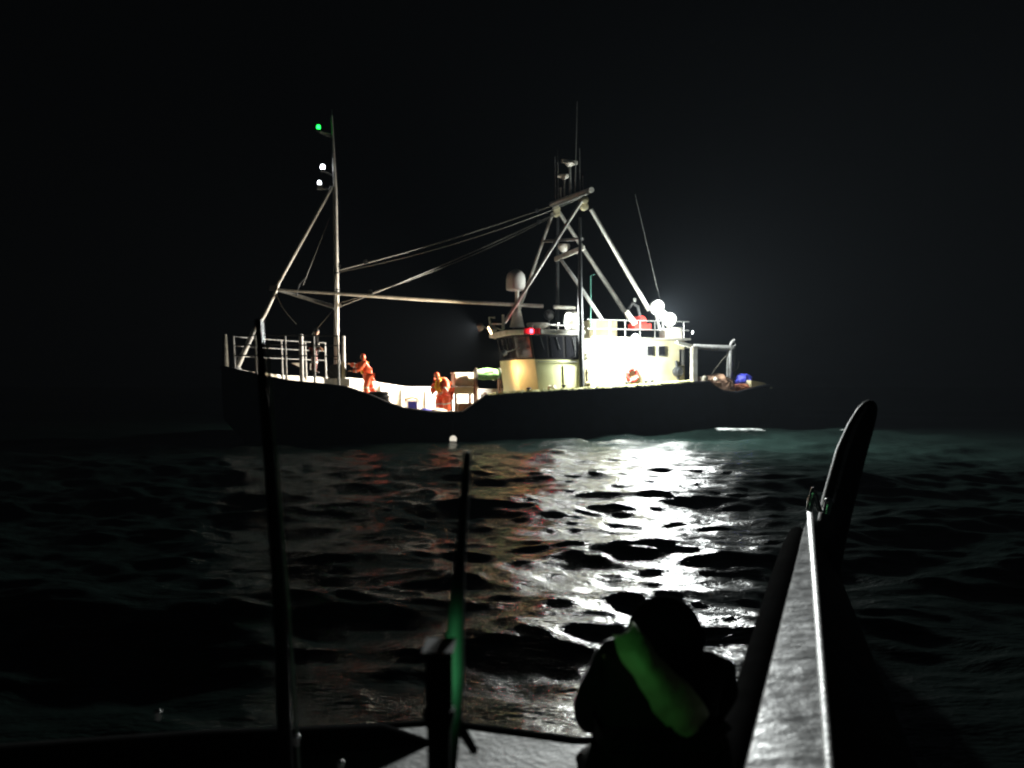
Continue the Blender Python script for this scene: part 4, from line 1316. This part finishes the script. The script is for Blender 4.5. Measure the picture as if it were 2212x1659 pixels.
J4 = dict(pelvis=(-.02, .00, .27), waist=(.0, .0, .40), chest=(.03, .0, .56), neck=rel((0.57, 3.1, 1.11)), head=rel((0.595, 3.12, 1.202)), look=(1, .1, -.2),
          sL=(.03, .16, .66), eL=(.16, .21, .42), wL=(.36, .18, .36), sR=(.05, -.19, .60), eR=(.18, -.22, .40), wR=(.38, -.18, .36),
          hL=(.0, .11, .23), kL=(.40, .16, .12), aL=(-.04, .15, .09), tL=(-.16, .16, .05), hR=(.0, -.11, .23), kR=(.40, -.16, .12), aR=(-.04, -.15, .09), tR=(-.16, -.16, .05))
KM = Matrix.Translation(KB) @ Matrix.Rotation(R(90), 4, 'Z')
cr = person("crouching crew member in black coat and helmet with green reflective strap, seen from behind", KM, J4, BLACKCLOTH, BLACKCLOTH, "none", None, None, 1.18)
cr["group"] = "crew of the near boat"
hd4 = Vector(J4["head"])
m = MB().ball(hd4 + Vector((0, 0, .015)), (.165, .150, .158), 24, 16)
m.torus(hd4 + Vector((0.0, 0, -.055)), (0.1, 0, 1), 0.140, 0.014, 24, 8)
hm = m.build("helmet", mat("black_helmet", (0.006, 0.006, 0.006), 0.9, var=0.3, spec=0.0), cr)
MB().tube([hd4 + Vector((-.08, .12, -.05)), hd4 + Vector((-.02, .09, -.14))], 0.012, 8).build("chin_strap", BLACKCLOTH, hm)
# turned-up collar and shoulder seams of the coat
nk = Vector(J4["neck"])
MB().torus(nk + Vector((-.01, 0.01, -0.035)), (0.25, 0.05, 1), 0.125, 0.040, 24, 10).build("collar", BLACKCLOTH, cr)
# reflective strap over the back, from the neck down to the right hip
path = [(0.415, 2.93, 1.284), (0.429, 2.84, 1.259), (0.466, 2.8, 1.207), (0.513, 2.79, 1.147), (0.563, 2.8, 1.083), (0.616, 2.82, 1.02), (0.649, 2.86, 0.955)]
wid = [0.045, 0.056, 0.058, 0.064, 0.074, 0.084, 0.08]
m = MB()
rings = []
NS = 40
for i in range(NS + 1):
    f_ = i / NS * (len(path) - 1)
    j = min(int(f_), len(path) - 2)
    q = Vector(path[j]).lerp(Vector(path[j + 1]), f_ - j)
    a = (Vector(path[min(j + 2, len(path) - 1)]) - Vector(path[max(j - 1, 0)])).normalized()
    sd = Vector((0, -1, 0)).cross(a).normalized()
    w = (wid[j] + (wid[j + 1] - wid[j]) * (f_ - j)) * (1 + 0.16 * noise.noise(Vector((f_ * 1.1, 2.0, 0))))
    row = []
    for k in range(15):
        s = -1 + k / 7
        pp = q + sd * w * s
        dep = 0.06 * s * s + 0.010 * noise.noise(pp * 5) + 0.004 * noise.noise(pp * 30)
        row.append(Vector(rel(pp + Vector((0, dep, 0)))))
    rings.append(row + [p + Vector((0.03, 0, 0)) for p in row[::-1]])
m.loft(rings)
m.build("reflective_strap", HIVIS, cr)["label"] = "green reflective strap across the back"


# ------------------------------------------------------------------ thin haze added for lamp glow and lifted blacks
hz_ = MB().box((0, 0, 7.0), (1800, 1800, 17.0)).build("haze", MATS["black_rubber"], None, smooth=False)
tag(hz_, "thin haze volume added to give the lamps a glow", "haze", kind="stuff")
hm_ = bpy.data.materials.new("haze_air")
hm_.use_nodes = True
for n in list(hm_.node_tree.nodes):
    hm_.node_tree.nodes.remove(n)
pv = hm_.node_tree.nodes.new("ShaderNodeVolumePrincipled")
pv.inputs["Color"].default_value = (0.75, 0.87, 1.0, 1)
pv.inputs["Density"].default_value = 0.00008
mo = hm_.node_tree.nodes.new("ShaderNodeOutputMaterial")
hm_.node_tree.links.new(pv.outputs[0], mo.inputs["Volume"])
hz_.data.materials.clear()
hz_.data.materials.append(hm_)
